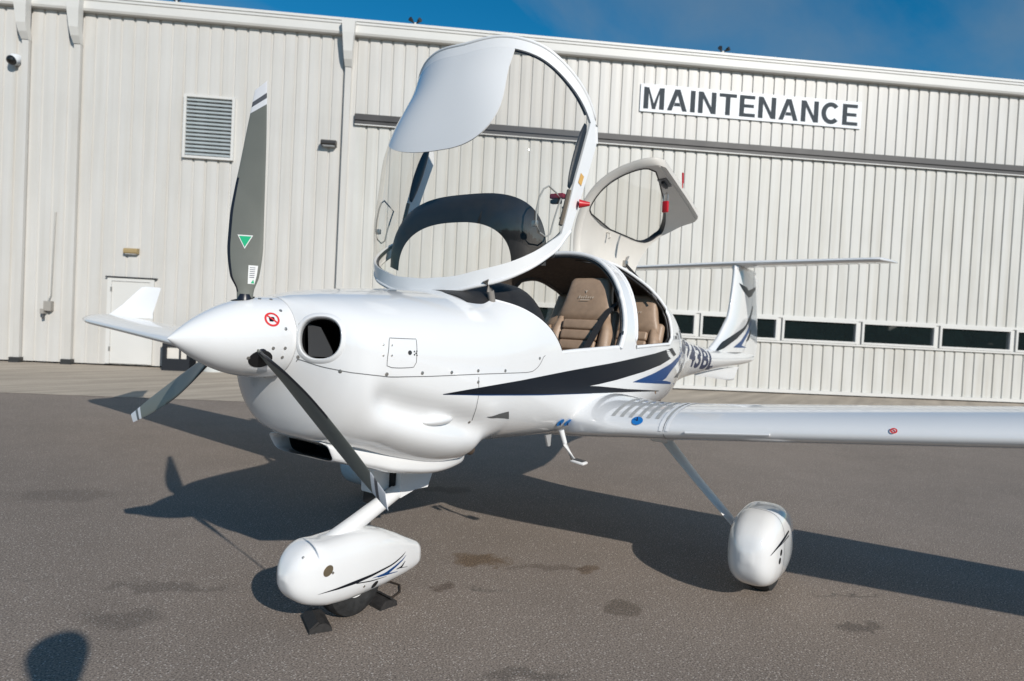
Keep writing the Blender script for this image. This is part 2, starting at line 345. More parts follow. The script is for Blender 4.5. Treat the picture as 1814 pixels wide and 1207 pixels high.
# downspouts: a tapered head under the gutter and a pipe down the wall
for u in (-1.93, -.83, 5.17):
    b = MB()
    secs = [(8.24, .15, .31, .19), (7.95, .145, .26, .185), (7.55, .10, .20, .18), (7.38, .05, .18, .165), (7.24, .005, .15, .11)]
    b.grid([[W(u - .5*w_, z, o0), W(u + .5*w_, z, o0), W(u + .5*w_, z, o0 + dp), W(u - .5*w_, z, o0 + dp)] for z, o0, w_, dp in secs], cv=True)
    o = fix_normals(b.build('downspout', TRIM, hang, smooth=False))
    bb = MB(); wbox(bb, u - .07, u + .07, .12, 7.25, .003, .10); bb.build('pipe', SHEET, o, smooth=False)
    bb = MB(); wbox(bb, u - .11, u + .11, 0, .12, .002, .16); bb.build('splash_boot', DARKM, o, smooth=False)
# door track
wpart('jamb', SHEET, [(5.10, 5.41, .04, 6.165, .001, .044)])
wpart('door_track', RAIL, [(5.37, 25.5, 6.03, 6.168, .002, .14), (5.37, 25.5, 5.94, 6.03, .05, .11)])
wpart('track_slot', RAILD, [(5.39, 25.5, 5.955, 6.035, .003, .049), (5.365, 5.385, 5.94, 6.17, 0, .13)])
wpart('track_flashing', TRIM, [(5.37, 25.5, 5.915, 5.938, .09, .115)])
wpart('door_sill_rail', TRIM, [(5.40, 25.5, .035, .115, .03, .13)])
wpart('window_rail', TRIM, [(5.40, 25.5, 1.925, 1.985, .02, .10), (5.40, 25.5, 1.295, 1.345, .02, .10)])
def window(u0):
    b = MB(); a, c, z0, z1 = u0 - .055, u0 + 1.905 + .055, 1.347, 1.923
    for q in ((a, u0, z0, z1), (u0 + 1.905, c, z0, z1)): wbox(b, *q, .03, .115)
    wbox(b, u0 + .001, u0 + 1.904, z0, z0 + .055, .03, .115); wbox(b, u0 + .001, u0 + 1.904, z1 - .055, z1, .03, .115)
    wbox(b, c + .002, c + .105, z0 + .002, z1 - .002, .03, .07)
    return fix_normals(b.build('window', TRIM, hang, smooth=False))
w0 = None
for k in range(9):
    u0 = 14.07 + 2.13*(k - 4)
    if w0 is None: w0 = w = window(u0)
    else: w = share(w0, 'window', WD*(2.13*k), hang)
    if k == 0:
        b = MB(); wbox(b, u0 + .002, u0 + 1.903, 1.404, 1.866, .04, .055); p0 = b.build('pane', WGLASS, w, smooth=False)
    else: share(p0, 'pane', WD*(2.13*k), w)
# personnel door
b = MB(); wbox(b, -.03, .06, .06, 2.03, .002, .06); wbox(b, .90, .99, .06, 2.03, .002, .06); wbox(b, .061, .899, 1.96, 2.03, .002, .06)
o = fix_normals(b.build('personnel_door', TRIM, hang, smooth=False))
b = MB(); wbox(b, .064, .896, .065, 1.955, .004, .04); b.build('leaf', TRIM, o, smooth=False)
for z in (.35, 1.02, 1.72):
    b = MB(); wbox(b, .045, .075, z, z + .10, .055, .075); b.build('hinge', STEEL, o, smooth=False)
b = MB(); wbox(b, -.07, 1.05, 2.04, 2.065, .0, .085); b.build('drip_cap', DARKM, o, smooth=False)
b = MB(); b.disc(W(.83, 1.0, .04), WN, .03, h=.05); b.build('knob', STEEL, o)
# ventilation louver
b = MB()
for q in ((1.50, 1.56, 4.88, 6.33), (2.575, 2.635, 4.88, 6.33)): wbox(b, *q, .002, .075)
wbox(b, 1.561, 2.574, 4.88, 4.935, .002, .075); wbox(b, 1.561, 2.574, 6.275, 6.33, .002, .075)
lou = fix_normals(b.build('louver', TRIM, hang, smooth=False))
b = MB(); wbox(b, 1.562, 2.573, 4.936, 6.274, -.05, -.04); b.build('backing', RAILD, lou, smooth=False)
s0 = None
for k in range(15):
    z = 4.95 + k*.0885
    if s0 is None:
        b = MB(); P = [W(1.563, z, .065), W(1.563, z + .008, .067), W(1.563, z + .080, -.005), W(1.563, z + .072, -.01)]
        b.prism(P, WD*1.009); s0 = fix_normals(b.build('slat', LOUV, lou, smooth=False))
    else: share(s0, 'slat', (0, 0, .0885*k), lou)
# sign
SIGNW = mat('white_sign_board', (.64, .665, .69), .4); SIGNT = mat('slate_lettering', (.032, .042, .052), .6, spec=.2)
sg = thing('sign', tuple(W(15.06, 6.8, .05)), 'white board with slate capital letters reading MAINTENANCE high on the hangar wall', 'sign')
b = MB(); wbox(b, 12.20, 17.93, 6.80, 7.47, .012, .04); fix_normals(b.build('board', SIGNW, sg, smooth=False))
T_ = .205     # stroke width as a part of the letter height
def bar(*p): return [list(p)]
def arc(cx, cy, r0x, r0y, a0, a1, n=22):
    out = []
    for k in range(n):
        p = [R(a0 + (a1 - a0)*(k + e)/n) for e in (0, 1)]
        out.append([(cx + r0x*math.cos(p[0]), cy + r0y*math.sin(p[0])), (cx + r0x*math.cos(p[1]), cy + r0y*math.sin(p[1])), (cx + (r0x - T_)*math.cos(p[1]), cy + (r0y - T_)*math.sin(p[1])), (cx + (r0x - T_)*math.cos(p[0]), cy + (r0y - T_)*math.sin(p[0]))])
    return out
GLY = {
 'M': (.86, [[(0, 0), (T_, 0), (T_, .985), (0, 1)], [(.86 - T_, 0), (.86, 0), (.86, 1), (.86 - T_, .985)], [(T_ + .001, 1), (T_ + .001, .72), (.36, 0), (.43, 0), (.43, .27)], [(.86 - T_ - .001, 1), (.431, .27), (.431, 0), (.50, 0), (.86 - T_ - .001, .72)]]),
 'A': (.84, [[(0, 0), (.20, 0), (.42, .72), (.42, 1), (.31, 1)], [(.84, 0), (.53, 1), (.421, 1), (.421, .72), (.64, 0)], [(.281, .22), (.56, .22), (.515, .38), (.325, .38)]]),
 'I': (T_, [[(0, 0), (T_, 0), (T_, 1), (0, 1)]]),
 'N': (.76, [[(0, 0), (T_, 0), (T_, 1), (0, 1)], [(.76 - T_, 0), (.76, 0), (.76, 1), (.76 - T_, 1)], [(T_ + .001, 1), (T_ + .001, .68), (.76 - T_ - .001, 0), (.76 - T_ - .001, .32)]]),
 'T': (.74, [[(0, .835), (.74, .835), (.74, 1), (0, 1)], [(.37 - T_/2, 0), (.37 + T_/2, 0), (.37 + T_/2, .834), (.37 - T_/2, .834)]]),
 'E': (.68, [[(0, 0), (T_, 0), (T_, 1), (0, 1)], [(T_ + .001, 0), (.68, 0), (.68, .165), (T_ + .001, .165)], [(T_ + .001, .835), (.66, .835), (.66, 1), (T_ + .001, 1)], [(T_ + .001, .43), (.62, .43), (.62, .585), (T_ + .001, .585)]]),
 'C': (.80, arc(.42, .5, .42, .515, 42, 318))}
V, F, x = [], [], 0.0
for ch in 'MAINTENANCE':
    wd_, polys = GLY[ch]
    for p in polys: F.append(tuple(range(len(V), len(V) + len(p)))); V += [(x + a_, b_) for a_, b_ in p]
    x += wd_ + .125
w_ = x - .125; kx, kz = 5.56/w_, .53/1.0
o = obj('lettering', [W(12.28 + x_*kx, 6.868 + y_*kz, .043) for x_, y_ in V], F, SIGNT, sg, smooth=False)
# wall lamps
LAMPB = mat('bronze_lamp_body', (.035, .032, .03), .4); LAMPY = mat('tan_lamp_body', (.34, .25, .12), .5)
def wall_lamp(u, z, m, lab, w_=.33, dp=.2):
    t = thing('wall_lamp', tuple(W(u, z)), lab, 'lamp', 'lamps on the hangar wall')
    b = MB(); prof = [(.0, 0), (dp*.85, .0), (dp, .03), (dp, .085), (dp*.75, .12), (.0, .13)]
    b.grid([[W(u + uu, z + zz, o_ + .002) for o_, zz in prof] for uu in (-w_/2, w_/2)])
    for uu in (-w_/2, w_/2): b.add([W(u + uu, z + zz, o_ + .002) for o_, zz in prof], [tuple(range(6))])
    fix_normals(b.build('housing', m, t, smooth=False))
    b = MB(); wbox(b, u - w_*.4, u + w_*.4, z - .012, z - .001, .03, dp*.8); b.build('lens', SIGNW, t, smooth=False)
wall_lamp(4.80, 5.38, LAMPB, 'dark bronze wall lamp on the hangar wall beside the downspout left of the door', .34, .22)
wall_lamp(.47, 2.60, LAMPY, 'tan wall lamp above the personnel door', .30, .13)
t = thing('security_camera', tuple(W(-2.15, 6.8)), 'black domed security camera in a white ring high on the hangar wall', 'camera')
b = MB(); b.tube([W(-2.15, 6.8, 0), W(-2.15, 6.78, .10), W(-2.16, 6.74, .16)], [.13, .12, .11], 20); b.build('mount_ring', SIGNW, t)
b = MB()
pr_ = [(.105, 0), (.10, .04), (.075, .08), (.04, .10), (.004, .108)]
dn = (WN*.8 - Vector((0, 0, .5)) - WD*.15).normalized(); x_ = dn.orthogonal().normalized(); y_ = dn.cross(x_); c_ = W(-2.16, 6.74, .155)
b.grid([[c_ + dn*h + (x_*math.cos(a*PI/10) + y_*math.sin(a*PI/10))*r_ for a in range(20)] for r_, h in pr_], cv=True); b.build('dome', mat('black_dome', (.01, .01, .01), .08), t)
t = thing('outlet_box', tuple(W(-1.3, 1.2)), 'grey electrical outlet box with a thin conduit on the hangar wall', 'outlet')
b = MB(); b.tube([W(-1.21, 3.45, .03), W(-1.235, 2.4, .03), W(-1.25, 1.55, .03), W(-1.30, 1.40, .05)], .014, 8); b.build('conduit', STEEL, t)
b = MB(); wbox(b, -1.36, -1.20, 1.20, 1.42, .002, .12); wbox(b, -1.42, -1.34, 1.13, 1.24, .02, .14); b.build('box', mat('weathered_grey', (.30, .28, .25), .6), t, smooth=False)
b = MB(); b.tube([W(-1.38, 1.13, .08), W(-1.37, 1.02, .10)], .03, 10); b.build('plug', DARKM, t)
for (u, lab) in ((1.22, 'small dark twin-headed fixture on the roof edge above the louver'), (6.66, 'small dark twin-headed fixture on the roof edge above the open canopy'), (14.25, 'small dark twin-headed fixture on the roof edge above the sign')):
    t = thing('roof_fixture', tuple(W(u, 8.36, -.1)), lab, 'roof fixture', 'fixtures along the roof edge')
    b = MB(); b.tube([W(u, 8.355, -.05), W(u, 8.46, -.05)], .035, 10); b.build('post', TRIM, t)
    for sgn in (-1, 1):
        b = MB(); b.tube([W(u + sgn*.03, 8.46, -.05), W(u + sgn*.09, 8.485, .0)], .02, 8)
        b.tube([W(u + sgn*.07, 8.48, .0), W(u + sgn*.12, 8.50, .06)], [.035, .055], 10); b.build('head', DARKM, t)
# black cabinet and white drum by the wall
t = thing('cabinet', tuple(W(1.75, 0, .5)), 'black framed cabinet with pale panels standing against the hangar wall', 'cabinet')
b = MB(); wbox(b, 1.47, 2.06, .0, .27, .25, .65); wbox(b, 1.47, 1.56, .27, .80, .25, .65); wbox(b, 2.00, 2.06, .27, .80, .25, .65); wbox(b, 1.83, 1.86, .27, .80, .28, .64); wbox(b, 1.56, 2.0, .54, .62, .25, .65); wbox(b, 1.47, 2.06, .80, .86, .25, .65)
fix_normals(b.build('frame', mat('cabinet_black', (.012, .014, .018), .5), t, smooth=False))
b = MB(); wbox(b, 1.561, 1.829, .272, .539, .30, .60); wbox(b, 1.861, 1.999, .272, .539, .30, .60); wbox(b, 1.561, 1.829, .621, .799, .30, .60); b.build('side_panel', BEIGE, t, smooth=False)
t = thing('drum', tuple(W(2.5, 0, .4)), 'white plastic drum standing beside the black cabinet', 'drum')
DR = mat('white_plastic', (.62, .64, .63), .5)
b = MB(); prof = [(.02, .0), (.25, .0), (.27, .03), (.27, .25), (.285, .27), (.27, .29), (.27, .52), (.285, .54), (.27, .56), (.27, .78), (.25, .81)]
cc = W(2.52, 0, .40); b.grid([[cc + Vector((r_*math.cos(a*PI/14), r_*math.sin(a*PI/14), z)) for a in range(28)] for r_, z in prof], cv=True); b.build('body', DR, t)
b = MB(); b.disc(cc + Vector((0, 0, .80)), (0, 0, 1), .26, 28, h=.03); b.build('lid', DR, t)

# ---------------------------------------------------------------- fuselage surface
def pchip(xs, ys):
    xs = np.asarray(xs, float); ys = np.asarray(ys, float)
    h = np.diff(xs); dl = np.diff(ys) / h
    m = np.zeros(len(xs)); m[0] = dl[0]; m[-1] = dl[-1]
    for i in range(1, len(xs) - 1):
        if dl[i-1] * dl[i] > 0:
            w1 = 2*h[i] + h[i-1]; w2 = h[i] + 2*h[i-1]
            m[i] = (w1 + w2) / (w1/dl[i-1] + w2/dl[i])
    def f(x):
        x = min(max(x, xs[0]), xs[-1])
        i = int(min(max(np.searchsorted(xs, x) - 1, 0), len(h) - 1))
        t = (x - xs[i]) / h[i]
        return ((2*t**3 - 3*t**2 + 1)*ys[i] + (t**3 - 2*t**2 + t)*h[i]*m[i]
                + (-2*t**3 + 3*t**2)*ys[i+1] + (t**3 - t**2)*h[i]*m[i+1])
    return f

# station aft of the spinner tip, crest, widest height, belly, half width, upper exponent, lower exponent
ST = [
 (0.425, 1.474, 1.310, 1.146, 0.166, 2.0, 2.0),
 (0.435, 1.476, 1.310, 1.105, 0.205, 2.0, 2.0),
 (0.450, 1.479, 1.305, 1.045, 0.255, 2.0, 2.1),
 (0.480, 1.487, 1.295, 0.965, 0.328, 2.1, 2.3),
 (0.520, 1.496, 1.280, 0.905, 0.385, 2.15, 2.5),
 (0.580, 1.508, 1.262, 0.872, 0.432, 2.2, 2.75),
 (0.700, 1.524, 1.240, 0.832, 0.470, 2.3, 3.0),
 (0.900, 1.542, 1.218, 0.755, 0.508, 2.4, 3.0),
 (1.150, 1.558, 1.208, 0.692, 0.540, 2.4, 2.7),
 (1.250, 1.563, 1.210, 0.694, 0.551, 2.4, 2.75),
 (1.330, 1.569, 1.216, 0.735, 0.559, 2.4, 2.8),
 (1.400, 1.590, 1.222, 0.765, 0.564, 2.4, 2.9),
 (1.460, 1.615, 1.228, 0.778, 0.569, 2.4, 3.0),
 (1.570, 1.663, 1.242, 0.776, 0.577, 2.35, 3.2),
 (1.850, 1.765, 1.268, 0.770, 0.590, 2.25, 3.8),
 (2.150, 1.852, 1.282, 0.765, 0.600, 2.45, 4.2),
 (2.450, 1.898, 1.294, 0.762, 0.604, 2.45, 4.2),
 (2.750, 1.922, 1.302, 0.762, 0.603, 2.45, 4.0),
 (3.050, 1.918, 1.312, 0.765, 0.595, 2.45, 3.6),
 (3.350, 1.880, 1.320, 0.770, 0.578, 2.2, 3.3),
 (3.700, 1.790, 1.322, 0.778, 0.535, 2.2, 3.3),
 (4.050, 1.660, 1.312, 0.795, 0.450, 2.15, 3.2),
 (4.400, 1.530, 1.290, 0.830, 0.342, 2.1, 2.9),
 (4.800, 1.420, 1.250, 0.885, 0.246, 2.0, 2.3),
 (5.300, 1.340, 1.190, 0.945, 0.188, 2.0, 2.0),
 (6.000, 1.260, 1.130, 0.985, 0.152, 2.0, 2.0),
 (7.000, 1.210, 1.110, 1.015, 0.115, 2.0, 2.0),
 (7.900, 1.180, 1.105, 1.040, 0.078, 2.0, 2.0),
 (8.250, 1.160, 1.105, 1.060, 0.040, 2.0, 2.0),
]
_c = list(zip(*ST))
f_zt, f_zm, f_zb, f_w, f_nu, f_nl = [pchip(_c[0], _c[k]) for k in range(1, 7)]
PI = math.pi

def smooth01(x):
    x = min(max(x, 0.0), 1.0)
    return x*x*(3 - 2*x)

def fus(s, phi):
    """point on the outer skin; phi 0 = port sill line, pi/2 = crest, pi = starboard, negative = belly"""
    zt, zm, zb, w = f_zt(s), f_zm(s), f_zb(s), f_w(s)
    c, si = math.cos(phi), math.sin(phi)
    sg = 1 if c >= 0 else -1
    if si >= 0:
        n = f_nu(s)
        y = w*sg*abs(c)**(2/n); z = zm + (zt - zm)*abs(si)**(2/n)
    else:
        n = f_nl(s)
        y = w*sg*abs(c)**(2/n); z = zm - (zm - zb)*abs(si)**(2/n)
        # moulded cheek line of the lower cowl
        if 0.5 < s < 1.75:
            zl = 1.075 - 0.26*(s - 0.62) + .10*max(0, .75 - s)
            k = smooth01((s - 0.56)/0.12)*(1 - smooth01((s - 1.12)/0.32))
            g = math.exp(-((z - zl)/0.062)**2)
            y *= 1 - 0.105*k*g*(1 if abs(y) > 0.1 else abs(y)/0.1)
            b = math.exp(-((z - (zl - 0.155))/0.085)**2)
            y *= 1 + 0.06*k*b
    return np.array([-s, y, z])

def fusc(s, phi):
    """the blown canopy: fuller at the shoulders than the deck it closes on"""
    zt, zm, w = f_zt(s), f_zm(s), f_w(s); n = f_nu(s) + 1.25*smooth01((s - 1.40)/.38)*(1 - smooth01((s - 2.05)/.50))
    c, si = math.cos(phi), math.sin(phi); h = abs(si)**(2/f_nu(s))
    return np.array([-s, w*math.copysign(max(1 - h**n, 0)**(1/n), c) if abs(c) > 1e-9 else 0.0, zm + (zt - zm)*h])

def fus_n(s, phi, e=0.004):
    a = fus(s + e, phi) - fus(s - e, phi)
    b = fus(s, phi + e) - fus(s, phi - e)
    n = np.cross(a, b); n /= (np.linalg.norm(n) + 1e-12)
    p = fus(s, phi); ctr = np.array([-s, 0, f_zm(s)])
    if n @ (p - ctr) < 0: n = -n
    return n

# edges of the canopy opening and of the rear door opening (station as a function of phi from the sill up)
def fold(phi): return phi if phi <= PI/2 else PI - phi
f_sf = pchip([0.0, 0.25, 0.55, 0.85, 1.2, PI/2], [1.80, 1.70, 1.56, 1.44, 1.35, 1.33])
f_sa = pchip([0.0, 0.12, 0.5, 0.9, 1.25, PI/2], [2.50, 2.56, 2.60, 2.66, 2.72, 2.74])
PH_HINGE = 1.50
# the canopy's own rear edge (overlaps the roll bar a little at the shoulders) and the door's own outline
f_ca = pchip([0.0, 0.045, 0.12, 0.5, 0.9, 1.25, PI/2], [2.44, 2.515, 2.565, 2.65, 2.70, 2.71, 2.69])
f_e0 = pchip([-.06, -.03, .03, 0.12, 0.5, 0.9, PH_HINGE], [2.80, 2.75, 2.71, 2.70, 2.71, 2.74, 2.80])
f_e1 = pchip([-.06, -.03, .03, 0.12, 0.45, 0.80, 1.15, PH_HINGE], [3.80, 3.85, 3.89, 3.90, 3.89, 3.82, 3.74, 3.66])
f_cf = pchip([0.0, 0.10, 0.25, 0.52, 0.78, 1.05, 1.3, PI/2], [1.87, 1.735, 1.642, 1.515, 1.43, 1.375, 1.335, 1.32])
PW_T = pchip([2.86, 2.92, 3.1, 3.4, 3.62, 3.78, 3.86], [.30, .78, .86, .80, .66, .42, .22])   # upper edge of the starboard rear window
def in_rear_window(s, phi):
    p = PI - phi
    return 2.86 < s < 3.86 and .16 < p < PW_T(s)
def s_front(phi): return f_sf(fold(phi))
def s_aft(phi): return f_sa(fold(phi))
PH_HINGE = 1.50
f_d0 = pchip([0.0, 0.12, 0.5, 0.9, PI/2], [2.74, 2.745, 2.77, 2.82, 2.86])
f_d1 = pchip([0.0, 0.08, 0.45, 0.80, 1.15, PH_HINGE], [3.42, 3.50, 3.50, 3.40, 3.20, 3.00])

# ---------------------------------------------------------------- rigid turning about an axis
def turn(P, C, axis, ang):
    P = np.asarray(P, float) - C; k = np.asarray(axis, float); k = k/np.linalg.norm(k)
    return C + P*math.cos(ang) + np.cross(k, P)*math.sin(ang) + k*(P @ k)*(1 - math.cos(ang))
CAN_C = np.array([-1.33, 0, 1.55]); CAN_AX = np.array([0, 1, 0]); CAN_ANG = math.radians(64.5)
DOOR_C = fus(2.80, PH_HINGE); DOOR_ANG = math.radians(97)
def canopy(P): return turn(P, CAN_C, CAN_AX, CAN_ANG)
def reardoor(P):
    P = DOOR_C + (np.asarray(P, float) - DOOR_C)*1.035
    return turn(P, DOOR_C, np.array([1, .012, .074]), DOOR_ANG)

# ---------------------------------------------------------------- propeller blade
HUB = np.array([-0.29, 0.012, 1.325]); PROP_PHI = -0.015; PROP_R = 0.95
f_ch = pchip([.10, .16, .22, .35, .45, .545, .65, .76, .865, .95], [.055, .062, .108, .138, .137, .127, .110, .092, .070, .052])
f_be = pchip([.10, .2, .4, .7, .95], [58, 46, 33, 22, 16])
f_te = pchip([.10, .16, .22, .35, .7, .95], [.028, .032, .050, .062, .062, .056])
def blade(r, c, side, k):
    """c 0 = leading edge .. 1 = trailing edge; side +1 front face, -1 rear face"""
    a = PROP_PHI + k*2*PI/3
    er = np.array([0, -math.sin(a), math.cos(a)]); t = np.array([0, -math.cos(a), -math.sin(a)])
    be = math.radians(f_be(r)); ch = f_ch(r)
    cd = -t*math.cos(be) - np.array([1., 0, 0])*math.sin(be)      # from leading to trailing edge
    nn = np.array([1., 0, 0])*math.cos(be) - t*math.sin(be)       # front normal
    tk = (0.5 if r < .13 else 0.5*0.9*math.exp(-(r-.13)*9) + .07)*ch
    th = tk*(2*math.sqrt(max(c*(1-c), 0)))*(1.0 if side > 0 else .55)*(1 - .25*c)
    x = f_te(r) - ch*(1 - c)
    return HUB + er*r + cd*x + nn*th*side*.5

# ---------------------------------------------------------------- nose wheel pant
def pant(u, v, L0, L1, yc, topf, botf, wf):
    s = L0 + (L1 - L0)*u
    a = v*2*PI
    zt, zb = topf(u), botf(u); w = wf(u)
    zc = (zt + zb)/2; h = (zt - zb)/2
    c, si = math.cos(a), math.sin(a)
    n = 2.9
    y = w*np.sign(c)*abs(c)**(2/n); z = zc + h*np.sign(si)*abs(si)**(2/n)
    return np.array([-s, yc + y, z])
NP = dict(L0=.525, L1=1.345, yc=0.0,
  topf=pchip([0, .02, .05, .10, .16, .25, .33, .41, .50, .62, .75, .88, 1.0], [.30, .342, .375, .405, .418, .412, .412, .414, .410, .392, .350, .296, .246]),
  botf=pchip([0, .02, .06, .13, .25, .40, .6, .8, .95, 1.0], [.270, .222, .180, .142, .112, .100, .098, .102, .110, .120]),
  wf=pchip([0, .02, .06, .13, .25, .40, .6, .8, 1.0], [.025, .055, .084, .108, .124, .127, .118, .094, .058]))
MP = dict(L0=2.20, L1=3.10, yc=1.495,
  topf=pchip([0, .02, .06, .13, .25, .40, .55, .70, .85, 1.0], [.31, .36, .405, .445, .480, .490, .465, .41, .34, .27]),
  botf=pchip([0, .02, .06, .13, .25, .40, .6, .8, .95, 1.0], [.25, .195, .145, .105, .078, .070, .072, .09, .125, .155]),
  wf=pchip([0, .02, .06, .13, .25, .40, .6, .8, 1.0], [.03, .07, .10, .125, .138, .14, .125, .09, .04]))
def nosepant(u, v): return pant(u, v, **NP)
def mainpant(u, v): return pant(u, v, **MP)
def spin(s, a):
    t = min(max(s/.425, 0), 1); r = .164*(1 - (1 - t)**2.28)*(1 if t > .02 else math.sqrt(max(t/.02, 0))*.9+.1)
    zc = 1.298 + .012*t
    return np.array([-s, r*math.sin(a), zc + r*math.cos(a)])   # a 0 = up, positive to port

f_fle = pchip([1.05, 1.14, 1.22, 1.36, 1.54, 1.65, 1.94, 2.30], [6.25, 6.05, 6.20, 6.54, 6.82, 6.97, 7.08, 7.15])
f_fte = pchip([1.05, 1.09, 1.16, 1.385, 1.6, 1.87, 2.15, 2.21, 2.30], [8.08, 8.33, 8.46, 8.50, 8.46, 8.43, 8.44, 8.40, 8.10])
def fin(z, c, side=1):
    a, b = f_fle(z), f_fte(z); ch = b - a
    x = min(max(c, 0), 1)
    yt = 5*.105*min(ch, 1.25)*(0.2969*math.sqrt(x) - 0.126*x - 0.3516*x*x + 0.2843*x**3 - 0.1015*x**4)
    if z < 1.3: yt = max(yt, .004)
    return np.array([-(a + ch*x), side*(yt + .001), z])
f_wle = pchip([0.30, 0.45, 0.60, 0.80, 1.15, 5.30, 5.75, 6.00], [2.05, 2.04, 2.00, 1.965, 1.97, 2.15, 2.165, 2.225])
f_wte = pchip([0.30, 0.60, 1.15, 5.30, 5.80, 6.00], [3.30, 3.24, 3.16, 3.03, 3.02, 2.98])
def wing(y, c, up, sd=1):
    """y distance from the centreline, c chordwise 0..1, up +1 upper / -1 lower skin, sd +1 port / -1 starboard"""
    a, b = f_wle(y), f_wte(y); ch = b - a; x = min(max(c, 0), 1)
    t = .150
    yt = 5*t*(0.2969*math.sqrt(x) - 0.126*x - 0.3516*x*x + 0.2843*x**3 - 0.1036*x**4)
    m, p = .03, .4
    yc = m/p**2*(2*p*x - x*x) if x < p else m/(1-p)**2*((1-2*p) + 2*p*x - x*x)
    sl = .108 if sd > 0 else .066
    z0 = .905 + sl*(y - 1.15) if y > 1.15 else .905 + .085*(y - 1.15)
    z = z0 + ch*(yc + up*yt) - .028*ch*x
    if y < 1.0:
        k = smooth01((1.0 - y)/.55)**1.6
        z += k*(.03 if up > 0 else .0)*math.sin(PI*min(x*1.02, 1))**.7
        z += k*.03*(1 if up > 0 else -.6)
    return np.array([-(a + ch*x), sd*y, z])

